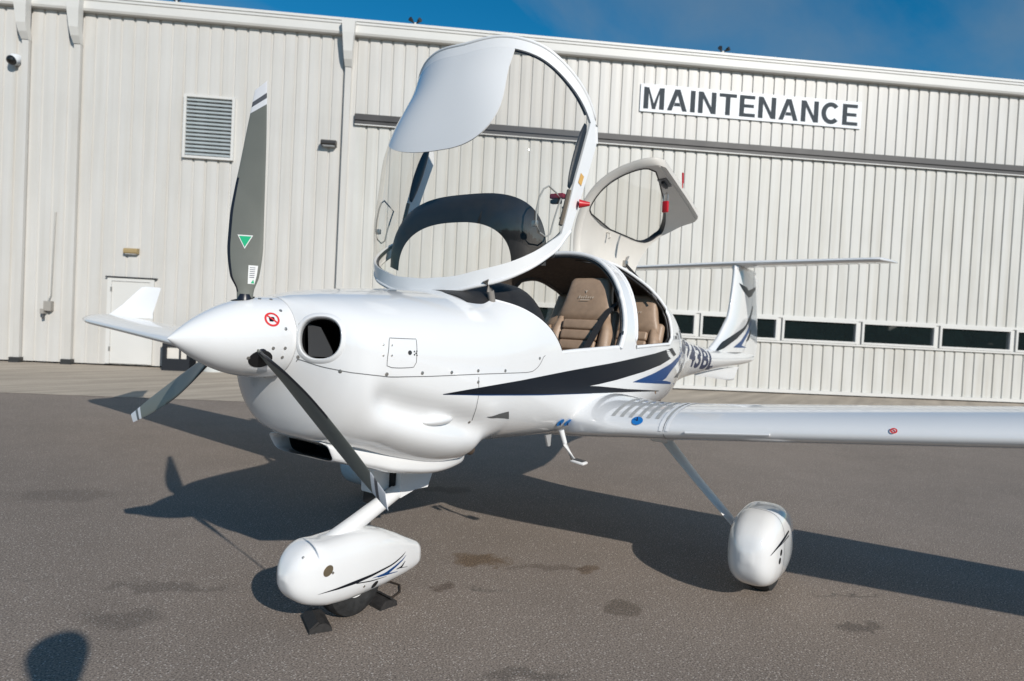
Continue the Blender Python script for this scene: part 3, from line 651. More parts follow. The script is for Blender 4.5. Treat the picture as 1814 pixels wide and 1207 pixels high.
# outlines of graphics, seams and fittings in surface coordinates (station, angle)
BK = {
 'swoosh_upper': [[(0.9261, -0.1307), (0.9739, -0.1183), (1.0252, -0.1101), (1.0794, -0.1047), (1.1356, -0.0995), (1.1937, -0.0924), (1.2541, -0.0852), (1.3173, -0.0893), (1.3849, -0.0912), (1.454, -0.0886), (1.5253, -0.0811), (1.6007, -0.0727), (1.6804, -0.0628), (1.7642, -0.0531), (1.8522, -0.0446), (1.9445, -0.0369), (2.0415, -0.0302), (2.1447, -0.0263), (2.2545, -0.0244), (2.3708, -0.0226), (2.4954, -0.0202), (2.6276, -0.0182), (2.768, -0.0169), (2.9231, -0.0176), (3.0938, -0.0185), (3.2823, -0.0164), (3.5097, -0.0084), (3.8554, -0.0059)], [(0.9266, -0.1333), (0.9774, -0.1279), (1.0315, -0.127), (1.0886, -0.1289), (1.148, -0.1309), (1.2095, -0.1305), (1.2737, -0.1334), (1.3425, -0.1533), (1.4152, -0.1662), (1.4888, -0.1701), (1.5659, -0.1696), (1.6476, -0.165), (1.7335, -0.1585), (1.8241, -0.1524), (1.9192, -0.147), (2.0189, -0.1412), (2.1255, -0.1403), (2.2363, -0.137), (2.352, -0.1298), (2.4763, -0.1225), (2.6072, -0.1151), (2.7465, -0.1109), (2.8996, -0.1128), (3.0635, -0.1116), (3.2458, -0.1103), (3.4346, -0.0817), (3.6729, -0.0479), (3.9583, -0.0069)]],
 'swoosh_lower': [[(0.9266, -0.1333), (0.9805, -0.1278), (1.0381, -0.1271), (1.0989, -0.1294), (1.1622, -0.131), (1.2281, -0.1303), (1.2975, -0.1402), (1.3724, -0.1595), (1.4496, -0.17), (1.5292, -0.1702), (1.6136, -0.1673), (1.7028, -0.1609), (1.7971, -0.154), (1.8966, -0.1485), (2.0012, -0.142), (2.1128, -0.14), (2.2345, -0.1551), (2.3656, -0.1785), (2.5087, -0.2063), (2.6657, -0.2461), (2.8396, -0.2941), (3.0496, -0.3698), (3.3094, -0.4653), (3.642, -0.5512)], [(0.9269, -0.1347), (0.9814, -0.1334), (1.0394, -0.1371), (1.1007, -0.1439), (1.1644, -0.1502), (1.2308, -0.1539), (1.3012, -0.1714), (1.3778, -0.1994), (1.4562, -0.2171), (1.5366, -0.222), (1.6219, -0.2233), (1.7115, -0.2194), (1.8062, -0.2152), (1.9061, -0.2128), (2.0112, -0.2097), (2.1241, -0.2131), (2.2466, -0.2264), (2.3775, -0.241), (2.5204, -0.2592), (2.6768, -0.2883), (2.8515, -0.3307), (3.0625, -0.3999), (3.3215, -0.4852), (3.6467, -0.5567)]],
 'swoosh_edge': [[(0.9269, -0.1347), (0.9825, -0.1334), (1.0418, -0.1373), (1.1044, -0.1444), (1.1696, -0.1506), (1.2376, -0.1543), (1.3101, -0.1755), (1.3888, -0.2026), (1.4688, -0.2179), (1.5515, -0.2227), (1.6394, -0.2228), (1.7318, -0.2183), (1.8296, -0.2146), (1.9328, -0.2119), (2.0418, -0.2096), (2.16, -0.217)], [(0.9272, -0.136), (0.983, -0.1361), (1.0424, -0.1413), (1.1051, -0.1497), (1.1705, -0.1574), (1.2385, -0.1616), (1.3112, -0.184), (1.3902, -0.2121), (1.4703, -0.2277), (1.5532, -0.2325), (1.6411, -0.2324), (1.7332, -0.2263), (1.8308, -0.2211), (1.9337, -0.2169), (2.0424, -0.2132), (2.1604, -0.2191)]],
 'blue_upper': [[(2.7346, -0.1777), (2.7931, -0.1729), (2.8549, -0.1706), (2.9199, -0.1699), (2.9878, -0.1698), (3.0576, -0.1688), (3.1293, -0.1669), (3.2009, -0.1619), (3.2764, -0.1552), (3.3558, -0.1438), (3.4426, -0.1298), (3.5354, -0.114), (3.6251, -0.093), (3.73, -0.0734), (3.8729, -0.0534), (4.1047, -0.0338)], [(2.735, -0.1798), (2.8085, -0.191), (2.8875, -0.2068), (2.9719, -0.2259), (3.0606, -0.2453), (3.1559, -0.2677), (3.2599, -0.2922), (3.3697, -0.3082), (3.4436, -0.2853), (3.4948, -0.2422), (3.5552, -0.2028), (3.6332, -0.1686), (3.7247, -0.137), (3.843, -0.1066), (3.9786, -0.0746), (4.2474, -0.0481)]],
 'blue_lower': [[(2.735, -0.1798), (2.8063, -0.1909), (2.8828, -0.2063), (2.9645, -0.2251), (3.0503, -0.2445), (3.1418, -0.2659), (3.2418, -0.2904), (3.3478, -0.3087), (3.466, -0.3285), (3.6151, -0.3682), (3.8386, -0.4308), (4.0352, -0.5565)], [(2.7355, -0.1818), (2.8072, -0.198), (2.8846, -0.2194), (2.9677, -0.2448), (3.0556, -0.2715), (3.1504, -0.3017), (3.2548, -0.3346), (3.3649, -0.3599), (3.4876, -0.3818), (3.6373, -0.4105), (3.8785, -0.467), (4.0352, -0.5565)]],
 'grey_dart': [[(3.7443, -0.3171), (3.8083, -0.2949), (3.901, -0.2776), (4.0329, -0.2669), (4.1052, -0.2412), (4.3271, -0.2477), (4.4204, -0.2251), (4.5017, -0.2001)], [(3.7496, -0.3241), (3.9135, -0.3428), (4.2352, -0.4572), (4.1561, -0.3876), (4.1561, -0.341), (4.6, -0.4387), (4.6, -0.3777), (4.6, -0.3262)]],
 'grey_dart2': [[(3.7443, -0.3171), (3.8559, -0.3274), (4.047, -0.3572), (4.2352, -0.5159), (4.2352, -0.6133), (4.1748, -0.6261)], [(3.7523, -0.3276), (3.8772, -0.3523), (4.1166, -0.4125), (4.0957, -0.4591), (4.0957, -0.4696), (4.0957, -0.4696)]],
 'seam': [(0.43, -0.5138), (0.43, -0.4649), (0.4323, -0.4314), (0.4403, -0.3886), (0.4485, -0.3408), (0.4578, -0.3071), (0.4679, -0.2724), (0.4792, -0.2394), (0.4923, -0.2104), (0.5068, -0.1846), (0.5236, -0.1615), (0.5421, -0.1398), (0.5625, -0.1212), (0.5868, -0.1058), (0.6144, -0.0929), (0.6435, -0.0825), (0.6732, -0.0712), (0.7036, -0.062), (0.7354, -0.0544), (0.7687, -0.0473), (0.8033, -0.041), (0.8391, -0.0357), (0.8761, -0.0307), (0.9142, -0.027), (0.9536, -0.0247), (0.9943, -0.0233), (1.0363, -0.0228), (1.0795, -0.0227), (1.1239, -0.0228), (1.1694, -0.0228), (1.2163, -0.023), (1.2647, -0.024), (1.3146, -0.0291), (1.3675, -0.034), (1.422, -0.038), (1.4774, -0.0412), (1.5324, -0.0391), (1.5748, -0.0216), (1.6053, -0.0044), (1.6366, 0.0112)],
 'seam2': [(1.1322, -0.0359), (1.1351, -0.0713), (1.139, -0.1125), (1.143, -0.1585), (1.1436, -0.2082), (1.1522, -0.2644), (1.1666, -0.3264), (1.1842, -0.3949)],
 'hatch': [(0.6518, 0.2649), (0.7768, 0.2721), (0.7691, -0.0039), (0.7557, -0.0096), (0.6467, -0.0272), (0.6342, -0.0231), (0.6462, 0.215)],
 'fast': [(0.4941, -0.2149), (0.6376, -0.0682), (0.8022, -0.0252), (0.9625, -0.0134), (1.1263, -0.0089), (1.3134, -0.0171), (1.1308, -0.0635), (1.5868, 0.0005), (1.1755, -0.4137), (0.6198, 0.158), (0.6181, 0.0186), (0.6561, 0.1637), (0.654, 0.0357), (0.43, -0.3976), (0.43, 0.3477)],
 'lock': [(0.7376, 0.0943)],
 'inlet': [(0.43, 0.0349), (0.4416, 0.465), (0.4695, 0.5685), (0.49, 0.3768), (0.487, 0.078), (0.4783, -0.0879), (0.4549, -0.1973), (0.4361, -0.2521)],
 'inletc': [(0.4536, 0.097)],
 'naca': [(1.2458, -0.3546), (1.3955, -0.3946), (1.4269, -0.5193)],
 'bluedisc': [(1.9222, -0.6564), (2.0037, -0.6721)],
 'cheek': [(0.9684, -0.3749)],
 'bdots': [(2.5262, 0.1021), (2.5361, 0.0451), (3.6445, 0.0832), (3.696, 0.1373)],
 'fin_black': [[(1.2119, 0.0704), (1.2509, 0.0714), (1.2906, 0.0688), (1.3275, 0.0741), (1.3559, 0.1042), (1.385, 0.1434), (1.4149, 0.191), (1.4461, 0.2474), (1.4788, 0.3139), (1.5127, 0.3936), (1.5548, 0.4589), (1.6065, 0.4931), (1.6593, 0.5454), (1.7146, 0.5923), (1.7714, 0.6314), (1.8289, 0.6747)], [(1.2088, 0.086), (1.228, 0.1238), (1.2476, 0.1662), (1.2765, 0.1968), (1.3074, 0.2285), (1.3391, 0.2672), (1.3717, 0.3173), (1.4118, 0.3615), (1.4534, 0.4155), (1.4973, 0.4755), (1.5487, 0.5133), (1.6011, 0.5545), (1.6546, 0.613), (1.7112, 0.6427), (1.7686, 0.6656), (1.8264, 0.6905)]],
 'fin_blue': [[(1.2658, 0.3437), (1.295, 0.3796), (1.3249, 0.4215), (1.3599, 0.4587), (1.4009, 0.4886), (1.4427, 0.527), (1.4871, 0.5622), (1.5342, 0.5892), (1.5818, 0.618), (1.6302, 0.6528)], [(1.2625, 0.3468), (1.2719, 0.4248), (1.2815, 0.5121), (1.3243, 0.5311), (1.3698, 0.5546), (1.4162, 0.5888), (1.4653, 0.6169), (1.517, 0.6331), (1.5693, 0.6507), (1.622, 0.6696)]],
 'fin_blue2': [[(1.2658, 0.3437), (1.2726, 0.3943), (1.2795, 0.4488), (1.2866, 0.5077), (1.2746, 0.5828), (1.2605, 0.6609)], [(1.2609, 0.3483), (1.2592, 0.4051), (1.2574, 0.4653), (1.2568, 0.528), (1.2569, 0.5937), (1.2569, 0.6633)]],
 'fin_grey': [[(1.1525, 0.0716), (1.1889, 0.0883), (1.2041, 0.13), (1.2033, 0.2011), (1.2021, 0.2817), (1.2005, 0.3718), (1.1984, 0.4718), (1.196, 0.5819)], [(1.1495, 0.0726), (1.1539, 0.1259), (1.1595, 0.1852), (1.168, 0.2485), (1.1765, 0.3179), (1.1837, 0.3959), (1.1873, 0.4861), (1.1908, 0.5856)]],
 'fin_dart': [[(1.3519, 0.6034), (1.3808, 0.6219), (1.4108, 0.6382), (1.4421, 0.6507), (1.4735, 0.6662), (1.5052, 0.6842)], [(1.3344, 0.6155), (1.3554, 0.668), (1.3856, 0.6859), (1.4195, 0.6901), (1.4536, 0.6974), (1.4879, 0.7073)]],
 'eagle_a': [[(2.0791, 0.0705), (2.0715, 0.1074), (2.0644, 0.1497), (2.0576, 0.1976), (2.0509, 0.2507), (2.0443, 0.3092), (2.0267, 0.3479), (2.0092, 0.3889)], [(2.0718, 0.0801), (2.0474, 0.1119), (2.0231, 0.1475), (1.9991, 0.187), (1.9785, 0.239), (1.9599, 0.3015), (1.9405, 0.3683), (1.9212, 0.4418)]],
 'eagle_b': [[(2.0092, 0.3889), (2.0191, 0.4325), (2.0294, 0.4788), (2.0407, 0.5263), (2.0524, 0.5764), (2.0648, 0.6288), (2.078, 0.6826), (2.0916, 0.7398)], [(1.9212, 0.4418), (1.9357, 0.4984), (1.9517, 0.5529), (1.9722, 0.5823), (1.9929, 0.6129), (2.0135, 0.6539), (2.0344, 0.698), (2.0557, 0.7446)]],
 'np_black': [[(0.1344, 0.3773), (0.1602, 0.3969), (0.1871, 0.4144), (0.2157, 0.4282), (0.2462, 0.4376), (0.2781, 0.4438), (0.3109, 0.449), (0.3444, 0.4529), (0.379, 0.4548), (0.4146, 0.4555), (0.4518, 0.4563), (0.4905, 0.457), (0.5294, 0.4601), (0.5689, 0.4655), (0.6093, 0.4717), (0.6519, 0.4781), (0.6931, 0.4898), (0.7339, 0.5), (0.774, 0.5138), (0.811, 0.5501)], [(0.1346, 0.3749), (0.1616, 0.3908), (0.1898, 0.405), (0.2198, 0.4154), (0.2522, 0.4198), (0.2857, 0.4231), (0.3199, 0.4255), (0.3551, 0.4262), (0.3906, 0.4267), (0.4258, 0.4301), (0.4626, 0.4335), (0.5009, 0.4366), (0.539, 0.443), (0.5779, 0.4508), (0.6179, 0.4592), (0.6602, 0.468), (0.7013, 0.4823), (0.7415, 0.4971), (0.7803, 0.5088), (0.811, 0.5479)]],
 'np_tail': [[(0.3776, 0.4306), (0.4104, 0.422), (0.4445, 0.4126), (0.4802, 0.4022), (0.5165, 0.3937), (0.553, 0.388), (0.5904, 0.3824), (0.629, 0.3761)], [(0.3785, 0.4216), (0.4117, 0.4121), (0.4464, 0.4017), (0.4827, 0.39), (0.519, 0.3821), (0.555, 0.3782), (0.5919, 0.3747), (0.6299, 0.3706)]],
 'np_blue': [[(0.502, 0.4177), (0.5266, 0.4188), (0.5516, 0.4202), (0.577, 0.4221), (0.6028, 0.4242), (0.6268, 0.431), (0.6501, 0.4412), (0.6742, 0.4516), (0.6993, 0.4621), (0.724, 0.4738), (0.7488, 0.4854), (0.7743, 0.4953), (0.7963, 0.5026), (0.8189, 0.518)], [(0.5022, 0.4157), (0.5295, 0.4113), (0.5573, 0.407), (0.5857, 0.4029), (0.6145, 0.3985), (0.6429, 0.3973), (0.6643, 0.4131), (0.6868, 0.4286), (0.7103, 0.4438), (0.7335, 0.4598), (0.7569, 0.4754), (0.7808, 0.4896), (0.7996, 0.5005), (0.819, 0.5164)]],
 'np_blue2': [[(0.5504, 0.4081), (0.5742, 0.4075), (0.5983, 0.4071), (0.6229, 0.4065), (0.6495, 0.403), (0.6778, 0.3973), (0.7072, 0.3908), (0.7376, 0.3831)], [(0.5513, 0.4016), (0.5762, 0.3978), (0.6014, 0.3939), (0.6274, 0.3895), (0.654, 0.386), (0.6813, 0.383), (0.7096, 0.3795), (0.7389, 0.3751)]],
 'np_dart': [[(0.7223, 0.4222), (0.7368, 0.4267), (0.7515, 0.4312), (0.7663, 0.4359), (0.7769, 0.4469), (0.7865, 0.4592), (0.7963, 0.4708), (0.8064, 0.4815)], [(0.7235, 0.4136), (0.741, 0.4138), (0.7587, 0.4138), (0.7767, 0.4141), (0.7858, 0.4291), (0.7931, 0.4465), (0.8007, 0.4625), (0.8088, 0.4768)]],
 'np_dart2': [[(0.7514, 0.4236), (0.7732, 0.4185), (0.7952, 0.4132), (0.8176, 0.4073), (0.841, 0.3999)], [(0.7526, 0.4146), (0.7742, 0.4099), (0.7962, 0.4051), (0.8186, 0.3996), (0.842, 0.3927)]],
 'np_fuel': [(0.1832, 0.5343)],
 'np_hole': [(0.5402, 0.3175)],
 'np_scr': [(0.2115, 0.5197), (0.4474, 0.3571), (0.0702, 0.7819)],
 'mp_black': [[(0.0684, 0.5269), (0.0841, 0.5429), (0.1022, 0.5574), (0.1248, 0.5688), (0.1531, 0.5761), (0.1836, 0.5827), (0.2187, 0.5876), (0.2627, 0.5916), (0.3111, 0.5963), (0.3629, 0.6012)], [(0.0704, 0.5247), (0.0877, 0.537), (0.1081, 0.5475), (0.1347, 0.5538), (0.1659, 0.5575), (0.1971, 0.5631), (0.2341, 0.5671), (0.2791, 0.571), (0.3221, 0.5778), (0.3681, 0.5847)]],
 'mp_thin': [[(0.1525, 0.559), (0.1833, 0.5609), (0.219, 0.5613), (0.2628, 0.5613), (0.3096, 0.5625), (0.3595, 0.5637)], [(0.1549, 0.555), (0.1859, 0.5561), (0.222, 0.5559), (0.2665, 0.5552), (0.3136, 0.5556), (0.3638, 0.5561)]],
 'mp_slots': [(0.1889, 0.5083), (0.1752, 0.4834)],
 'tongue': [(2.5977, 1.1266), (2.3907, 1.2264), (2.2171, 1.391), (2.1138, 1.4975), (2.0565, 1.5819), (2.0895, 1.8481), (2.2819, 2.2327)],
 'vent_loop': [(1.9539, 0.5088), (1.9567, 0.3742), (1.9553, 0.2824), (1.8865, 0.3068), (1.8112, 0.3198), (1.7495, 0.3193), (1.718, 0.3821), (1.7142, 0.4995), (1.7446, 0.5874), (1.8041, 0.6212), (1.869, 0.6179), (1.9222, 0.5764)],
 'nohand': [(0.3271, 1.0768)],
 'spin_hole': [(0.3012, 2.0526)],
 'spin_scr': [(0.2439, 2.0922), (0.3264, 1.7908), (0.3764, 1.7922), (0.3748, 2.027), (0.376, 1.3303), (0.3762, 0.8471), (0.3744, 0.3873), (0.3325, 0.3113)],
 'wing_blue': [(0.9503, 0.0262)],
 'wing_red': [(2.1181, 0)],
}

# ---------------------------------------------------------------- aircraft
AC = thing('aircraft', (-1.8, 0, 0), 'white low wing four seat propeller aircraft with its canopy and rear door raised', 'airplane')
def vec(p): return np.asarray(p, float)
def nrm_of(surf, a, b, ea=1e-3, eb=1e-3, out=None):
    p = surf(a, b); n = np.cross(surf(a + ea, b) - surf(a - ea, b), surf(a, b + eb) - surf(a, b - eb)); n = n/(np.linalg.norm(n) + 1e-12)
    if out is not None and n @ (p - out(a, b)) < 0: n = -n
    return n
def fus_out(a, b): return np.array([-a, 0, f_zm(a)])
def lift(surf, a, b, h, out=None):
    return surf(a, b) + nrm_of(surf, a, b, out=out)*h
def decal(name, surf, U, L, m, parent, h=.0016, out=None, M=5):
    rows = []
    for (a0, b0), (a1, b1) in zip(U, L):
        rows.append([lift(surf, a0 + (a1 - a0)*k/M, b0 + (b1 - b0)*k/M, h, out) for k in range(M + 1)])
    b = MB(); b.grid(rows); return b.build(name, m, parent)
def line_decal(mb, surf, pts, wd, h=.0012, out=None, closed=False, mi=0):
    P = [lift(surf, a, b, h, out) for a, b in pts]; Nn = [nrm_of(surf, a, b, out=out) for a, b in pts]; rows = []
    n = len(P)
    for i in range(n):
        d = P[(i + 1) % n if closed else min(i + 1, n - 1)] - P[i - 1 if (i or closed) else 0]; d = d/(np.linalg.norm(d) + 1e-9)
        s_ = np.cross(d, Nn[i]); rows.append([P[i] - s_*wd/2, P[i] + s_*wd/2])
    mb.grid(rows, cu=closed, mi=mi)
def resample(pts, n, closed=False):
    P = np.array(pts + [pts[0]] if closed else pts, float); d = np.r_[0, np.cumsum(np.hypot(*np.diff(P, axis=0).T))]
    t = np.linspace(0, d[-1], n + (1 if closed else 0)); r = np.stack([np.interp(t, d, P[:, 0]), np.interp(t, d, P[:, 1])], 1)
    return [tuple(x) for x in (r[:-1] if closed else r)]

# skin: belly, forward deck, roll bar, rear fuselage (the canopy and the rear door openings stay open)
def svals(a, b, n, pw=1.0): return [a + (b - a)*(i/n)**pw for i in range(n + 1)]
SL = svals(.425, .62, 34, 1.25) + svals(.62, 1.8, 60)[1:] + svals(1.8, 4.6, 56)[1:] + svals(4.6, 8.25, 30)[1:]
skin = MB()
skin.grid([[fus(s, -PI + PI*j/64) for j in range(65)] for s in SL])
NF = 110
rows = []
for j in range(NF + 1):
    ph = PI*j/NF; e = s_front(ph)
    sl = svals(.425, .62, 34, 1.25) + svals(.62, e, 40)[1:]
    rows.append([fus(s, ph) for s in sl])
skin.grid(rows)
# roll bar between canopy and rear door, then the roof to starboard and everything aft
PHR = [PI*j/NF for j in range(NF + 1)]
def aft_start(ph): return s_aft(ph)
rows = []
for j in range(41):
    ph = PH_HINGE*j/40; rows.append([fus(s, ph) for s in svals(aft_start(ph), f_d0(ph), 5)])
skin.grid(rows)
rows = []
for j in range(41):
    ph = PH_HINGE*j/40; rows.append([fus(s, ph) for s in svals(f_d1(ph), 4.6, 30) + svals(4.6, 8.25, 26)[1:]])
skin.grid(rows)
def holed(mb, fn, phs, slf, hole):
    P = [[(s_, ph) for s_ in slf(ph)] for ph in phs]; n = len(P[0]); F = []
    for i in range(len(P) - 1):
        for j in range(n - 1):
            q = [P[i][j], P[i+1][j], P[i+1][j+1], P[i][j+1]]
            if hole(sum(x[0] for x in q)/4, sum(x[1] for x in q)/4): continue
            F.append((i*n + j, (i+1)*n + j, (i+1)*n + j + 1, i*n + j + 1))
    mb.add([fn(*x) for r in P for x in r], F)
def aft_cols(ph):
    e = s_aft(ph)
    return svals(e, 2.84, 4) + svals(2.84, 3.88, 52)[1:] + svals(3.88, 4.6, 16)[1:] + svals(4.6, 8.25, 26)[1:]
holed(skin, fus, [PH_HINGE + (PI - PH_HINGE)*j/110 for j in range(111)], aft_cols, in_rear_window)
# cooling inlets: cut the faces inside the outline
def inlet_frame(side):
    s0, p0 = BK['inletc'][0]
    pts = [fus(a, b) for a, b in BK['inlet']]
    c = sum(pts)/len(pts); c = np.array([-.462, .258, 1.318]); n = np.array([.74, .66, .12]); n /= np.linalg.norm(n)
    x = np.cross([0, 0, 1.], n); x /= np.linalg.norm(x); y = np.cross(n, x)
    if side < 0:
        f = np.array([1, -1, 1.]); return c*f, n*f, x*f, y*f
    return c, n, x, y
IN_A, IN_B = .084, .083
def inlet_pt(side, t, k):
    """point of the inlet outline scaled by k, dropped on the skin"""
    c, n, x, y = inlet_frame(side); q = 2.6
    cx_, sy_ = math.cos(t), math.sin(t); q = 2.35
    return c + x*IN_A*k*math.copysign(abs(cx_)**(2/q), cx_) + y*IN_B*k*math.copysign(abs(sy_)**(2/q), sy_)
V = np.array(skin.v); keep = []
def in_inlet(p):
    for sd in (1, -1):
        c, n, x, y = inlet_frame(sd); d = p - c
        if abs(d @ n) < .12 and (abs(d @ x)/(IN_A*1.06))**2.35 + (abs(d @ y)/(IN_B*1.06))**2.35 < 1: return True
    return False
for f in skin.f:
    p = V[list(f)].mean(0)
    if p[0] > -.75 and p[0] < -.40 and in_inlet(p): continue
    keep.append(f)
skin.f = keep; skin.m = [0]*len(keep)
fuselage = skin.build('fuselage', WHITE, AC, sharp=60)
fix_normals(fuselage); fuselage.data.polygons.foreach_set('use_smooth', [True]*len(fuselage.data.polygons))
def skin_depth(p, n):
    """distance along n from p to the skin"""
    lo, hi = -.2, .2
    def inside(q):
        s = -q[0]
        if s <= .425: return False
        zt, zm, zb, w = f_zt(s), f_zm(s), f_zb(s), f_w(s)
        if q[2] >= zm: return (abs(q[1])/w)**f_nu(s) + ((q[2] - zm)/(zt - zm))**f_nu(s) < 1
        return (abs(q[1])/w)**f_nl(s) + ((zm - q[2])/(zm - zb))**f_nl(s) < 1
    for _ in range(34):
        m_ = (lo + hi)/2
        if inside(p + n*m_): lo = m_
        else: hi = m_
    return lo
for sd in (1, -1):
    c, n, x, y = inlet_frame(sd); b = MB(); NT = 40
    rings = []
    for k, dh in ((1.26, -.004), (1.18, .003), (1.10, .008), (1.03, .009), (.98, .004), (.955, -.008), (.94, -.03)):
        ring = []
        for i in range(NT):
            p = inlet_pt(sd, 2*PI*i/NT, k); q = inlet_pt(sd, 2*PI*i/NT, max(k, 1.0)); ring.append(p + n*(skin_depth(q, n) + dh))
        rings.append(ring)
    b.grid(rings, cv=True); o = fix_normals(b.build('inlet_lip', WHITE, AC))
    b = MB(); rings = []
    for k, dh in ((.945, -.026), (.93, -.07), (.80, -.16), (.35, -.24), (.02, -.25)):
        rings.append([inlet_pt(sd, 2*PI*i/NT, k) + n*(skin_depth(inlet_pt(sd, 2*PI*i/NT, 1.0), n)*max(0, k) + dh) for i in range(NT)])
    b.grid(rings, cv=True); fix_normals(b.build('inlet_duct', DUCT, AC))
    if sd > 0:
        b = MB(); cc = c + n*(-.13)
        b.prism([cc + y*.06 - x*.06, cc + y*.05 - x*.01, cc - y*.07 + x*.055, cc - y*.07 - x*.05], n*.07); fix_normals(b.build('duct_baffle', mat('dark_baffle', (.010, .010, .011), .55), AC, smooth=False))

# lower scoop under the cowl
sc_w = pchip([.55, .60, .72, .92, 1.15, 1.32, 1.45], [.200, .222, .262, .322, .348, .325, .23])
sc_b = pchip([.55, .60, .72, .92, 1.15, 1.32, 1.40, 1.45], [.792, .778, .750, .706, .678, .686, .715, .765])
sc_t = pchip([.55, .60, .72, 1.0, 1.45], [.885, .875, .86, .83, .82])
def scoop(s, v, k=1.0):
    a = 2*PI*v; w = sc_w(s)*k; zt, zb = sc_t(s), sc_b(s); zc = (zt + zb)/2; h = (zt - zb)/2*k; n = 4.6
    c, si = math.cos(a), math.sin(a)
    tl = .55*max(0, 1 - (s - .55)/.3)
    return np.array([-(s + .024*(1 - smooth01((s - .55)/.5)) + tl*(.87 - zc - h*math.copysign(abs(si)**(2/n), si))), w*math.copysign(abs(c)**(2/n), c), zc + h*math.copysign(abs(si)**(2/n), si)])
b = MB(); NV = 56
rings = [[scoop(.66, j/NV, .86) for j in range(NV)], [scoop(.585, j/NV, .89) for j in range(NV)], [scoop(.560, j/NV, .93) for j in range(NV)], [scoop(.551, j/NV, .97) for j in range(NV)], [scoop(.553, j/NV, 1.0) for j in range(NV)]]
rings += [[scoop(s, j/NV) for j in range(NV)] for s in svals(.565, 1.45, 44)]
b.grid(rings, cv=True); b.add(rings[-1], [tuple(range(NV))])
fix_normals(b.build('lower_cowl_scoop', WHITE, AC, sharp=70))
b = MB(); b.grid([[scoop(.66, j/NV, .86) for j in range(NV)], [scoop(.84, j/NV, .70) for j in range(NV)]], cv=True); b.add([scoop(.84, j/NV, .70) for j in range(NV)], [tuple(range(NV))])
b.build('scoop_duct', VOID, AC)
# cheek blister, exhaust, belly fairings
b = MB(); s0, p0 = BK['cheek'][0]; P0 = fus(s0, p0)
b.grid([[P0 + np.array([-.10*math.cos(th), .035*math.sin(th)*math.cos(ps), .022*math.sin(th)*math.sin(ps) - .0*th]) for ps in [2*PI*k/16 for k in range(16)]] for th in [PI*k/12 for k in range(13)]], cv=True)
b.build('cowl_blister', WHITE, AC)
b = MB(); b.tube([(-1.36, .20, .80), (-1.45, .205, .755), (-1.53, .21, .735)], .032, 14); b.tube([(-1.525, .21, .737), (-1.50, .21, .742)], .027, 14, mi=0)
b.build('exhaust_pipe', mat('rusty_exhaust', (.10, .075, .06), .65, metal=.6, noise=(12, .4)), AC)
b = MB(); b.box((-1.16, -.075, .615), (.19, .09, .16), bev=.012); fix_normals(b.build('cooler_outlet', WHITE2, AC))
b = MB(); b.box((-1.17, -.075, .505), (.17, .08, .058)); b.build('outlet_flap', BLACK, AC, smooth=False)

# painted graphics
for nm, part, m in (('swoosh_upper', 'black_swoosh', BLACKPAINT), ('swoosh_lower', 'black_swoosh', BLACKPAINT), ('swoosh_edge', 'blue_pinstripe', BLUEPAINT), ('blue_upper', 'blue_swoosh', BLUEPAINT), ('blue_lower', 'blue_swoosh', BLUEPAINT), ('grey_dart', 'grey_dart', GREYPAINT)):
    U, L = BK[nm]; decal(part, fus, U, L, m, fuselage, out=fus_out, h=.0016 if 'edge' not in nm else .0012)
b = MB(); line_decal(b, fus, resample(BK['seam'], 90), .0035, out=fus_out); line_decal(b, fus, BK['seam2'], .003, out=fus_out)
line_decal(b, fus, resample(BK['hatch'], 40, True), .003, out=fus_out, closed=True)
b.build('panel_gap', SEAM, fuselage)
b = MB()
for a, p in BK['fast'] + [(s_, .05 + 0*s_) for s_ in ()]:
    r_ = .0075 if (a, p) not in BK['fast'][9:13] else .004
    b.disc(lift(fus, a, p, .0006, fus_out), nrm_of(fus, a, p, out=fus_out), r_, 12, h=.0015, dome=.0015)
tag(b.build('fasteners', STEEL, fuselage), kind='stuff')
b = MB(); a, p = BK['lock'][0]; b.disc(lift(fus, a, p, .0008, fus_out), nrm_of(fus, a, p, out=fus_out), .009, 14, h=.002)
for da, dp in ((.022, .018), (.030, .0), (.022, -.018), (.034, .024), (.034, -.022)): b.disc(lift(fus, a + da, p + dp, .0008, fus_out), nrm_of(fus, a + da, p + dp, out=fus_out), .0035, 8, h=.001)
b.build('hatch_latch', DARKM, fuselage)
for a, p in BK['bluedisc']:
    b = MB(); b.disc(lift(fus, a, p, .004, fus_out), nrm_of(fus, a, p, out=fus_out), .027, 24, h=.001); o = b.build('drain_marker', BLUEDISC, fuselage)
    b = MB(); n_ = nrm_of(fus, a, p, out=fus_out); c_ = lift(fus, a, p, .0055, fus_out); b.box(c_, (.008, .003, .03)); b.build('slot', NAVY, o, smooth=False)
(a0, p0), (a1, p1), (a2, p2) = BK['naca']
nq = [tuple(np.array((a0, p0)) + (np.array((a1, p1)) - np.array((a0, p0)))*k/10) for k in range(11)]; nr = [tuple(np.array((a0, p0)) + (np.array((a2, p2)) - np.array((a0, p0)))*k/10) for k in range(11)]
decal('static_inlet', fus, nq, nr, mat('shaded_inlet', (.10, .10, .10), .6), fuselage, out=fus_out, h=.002)  # flat triangle on the skin, shade of the recess put into its colour
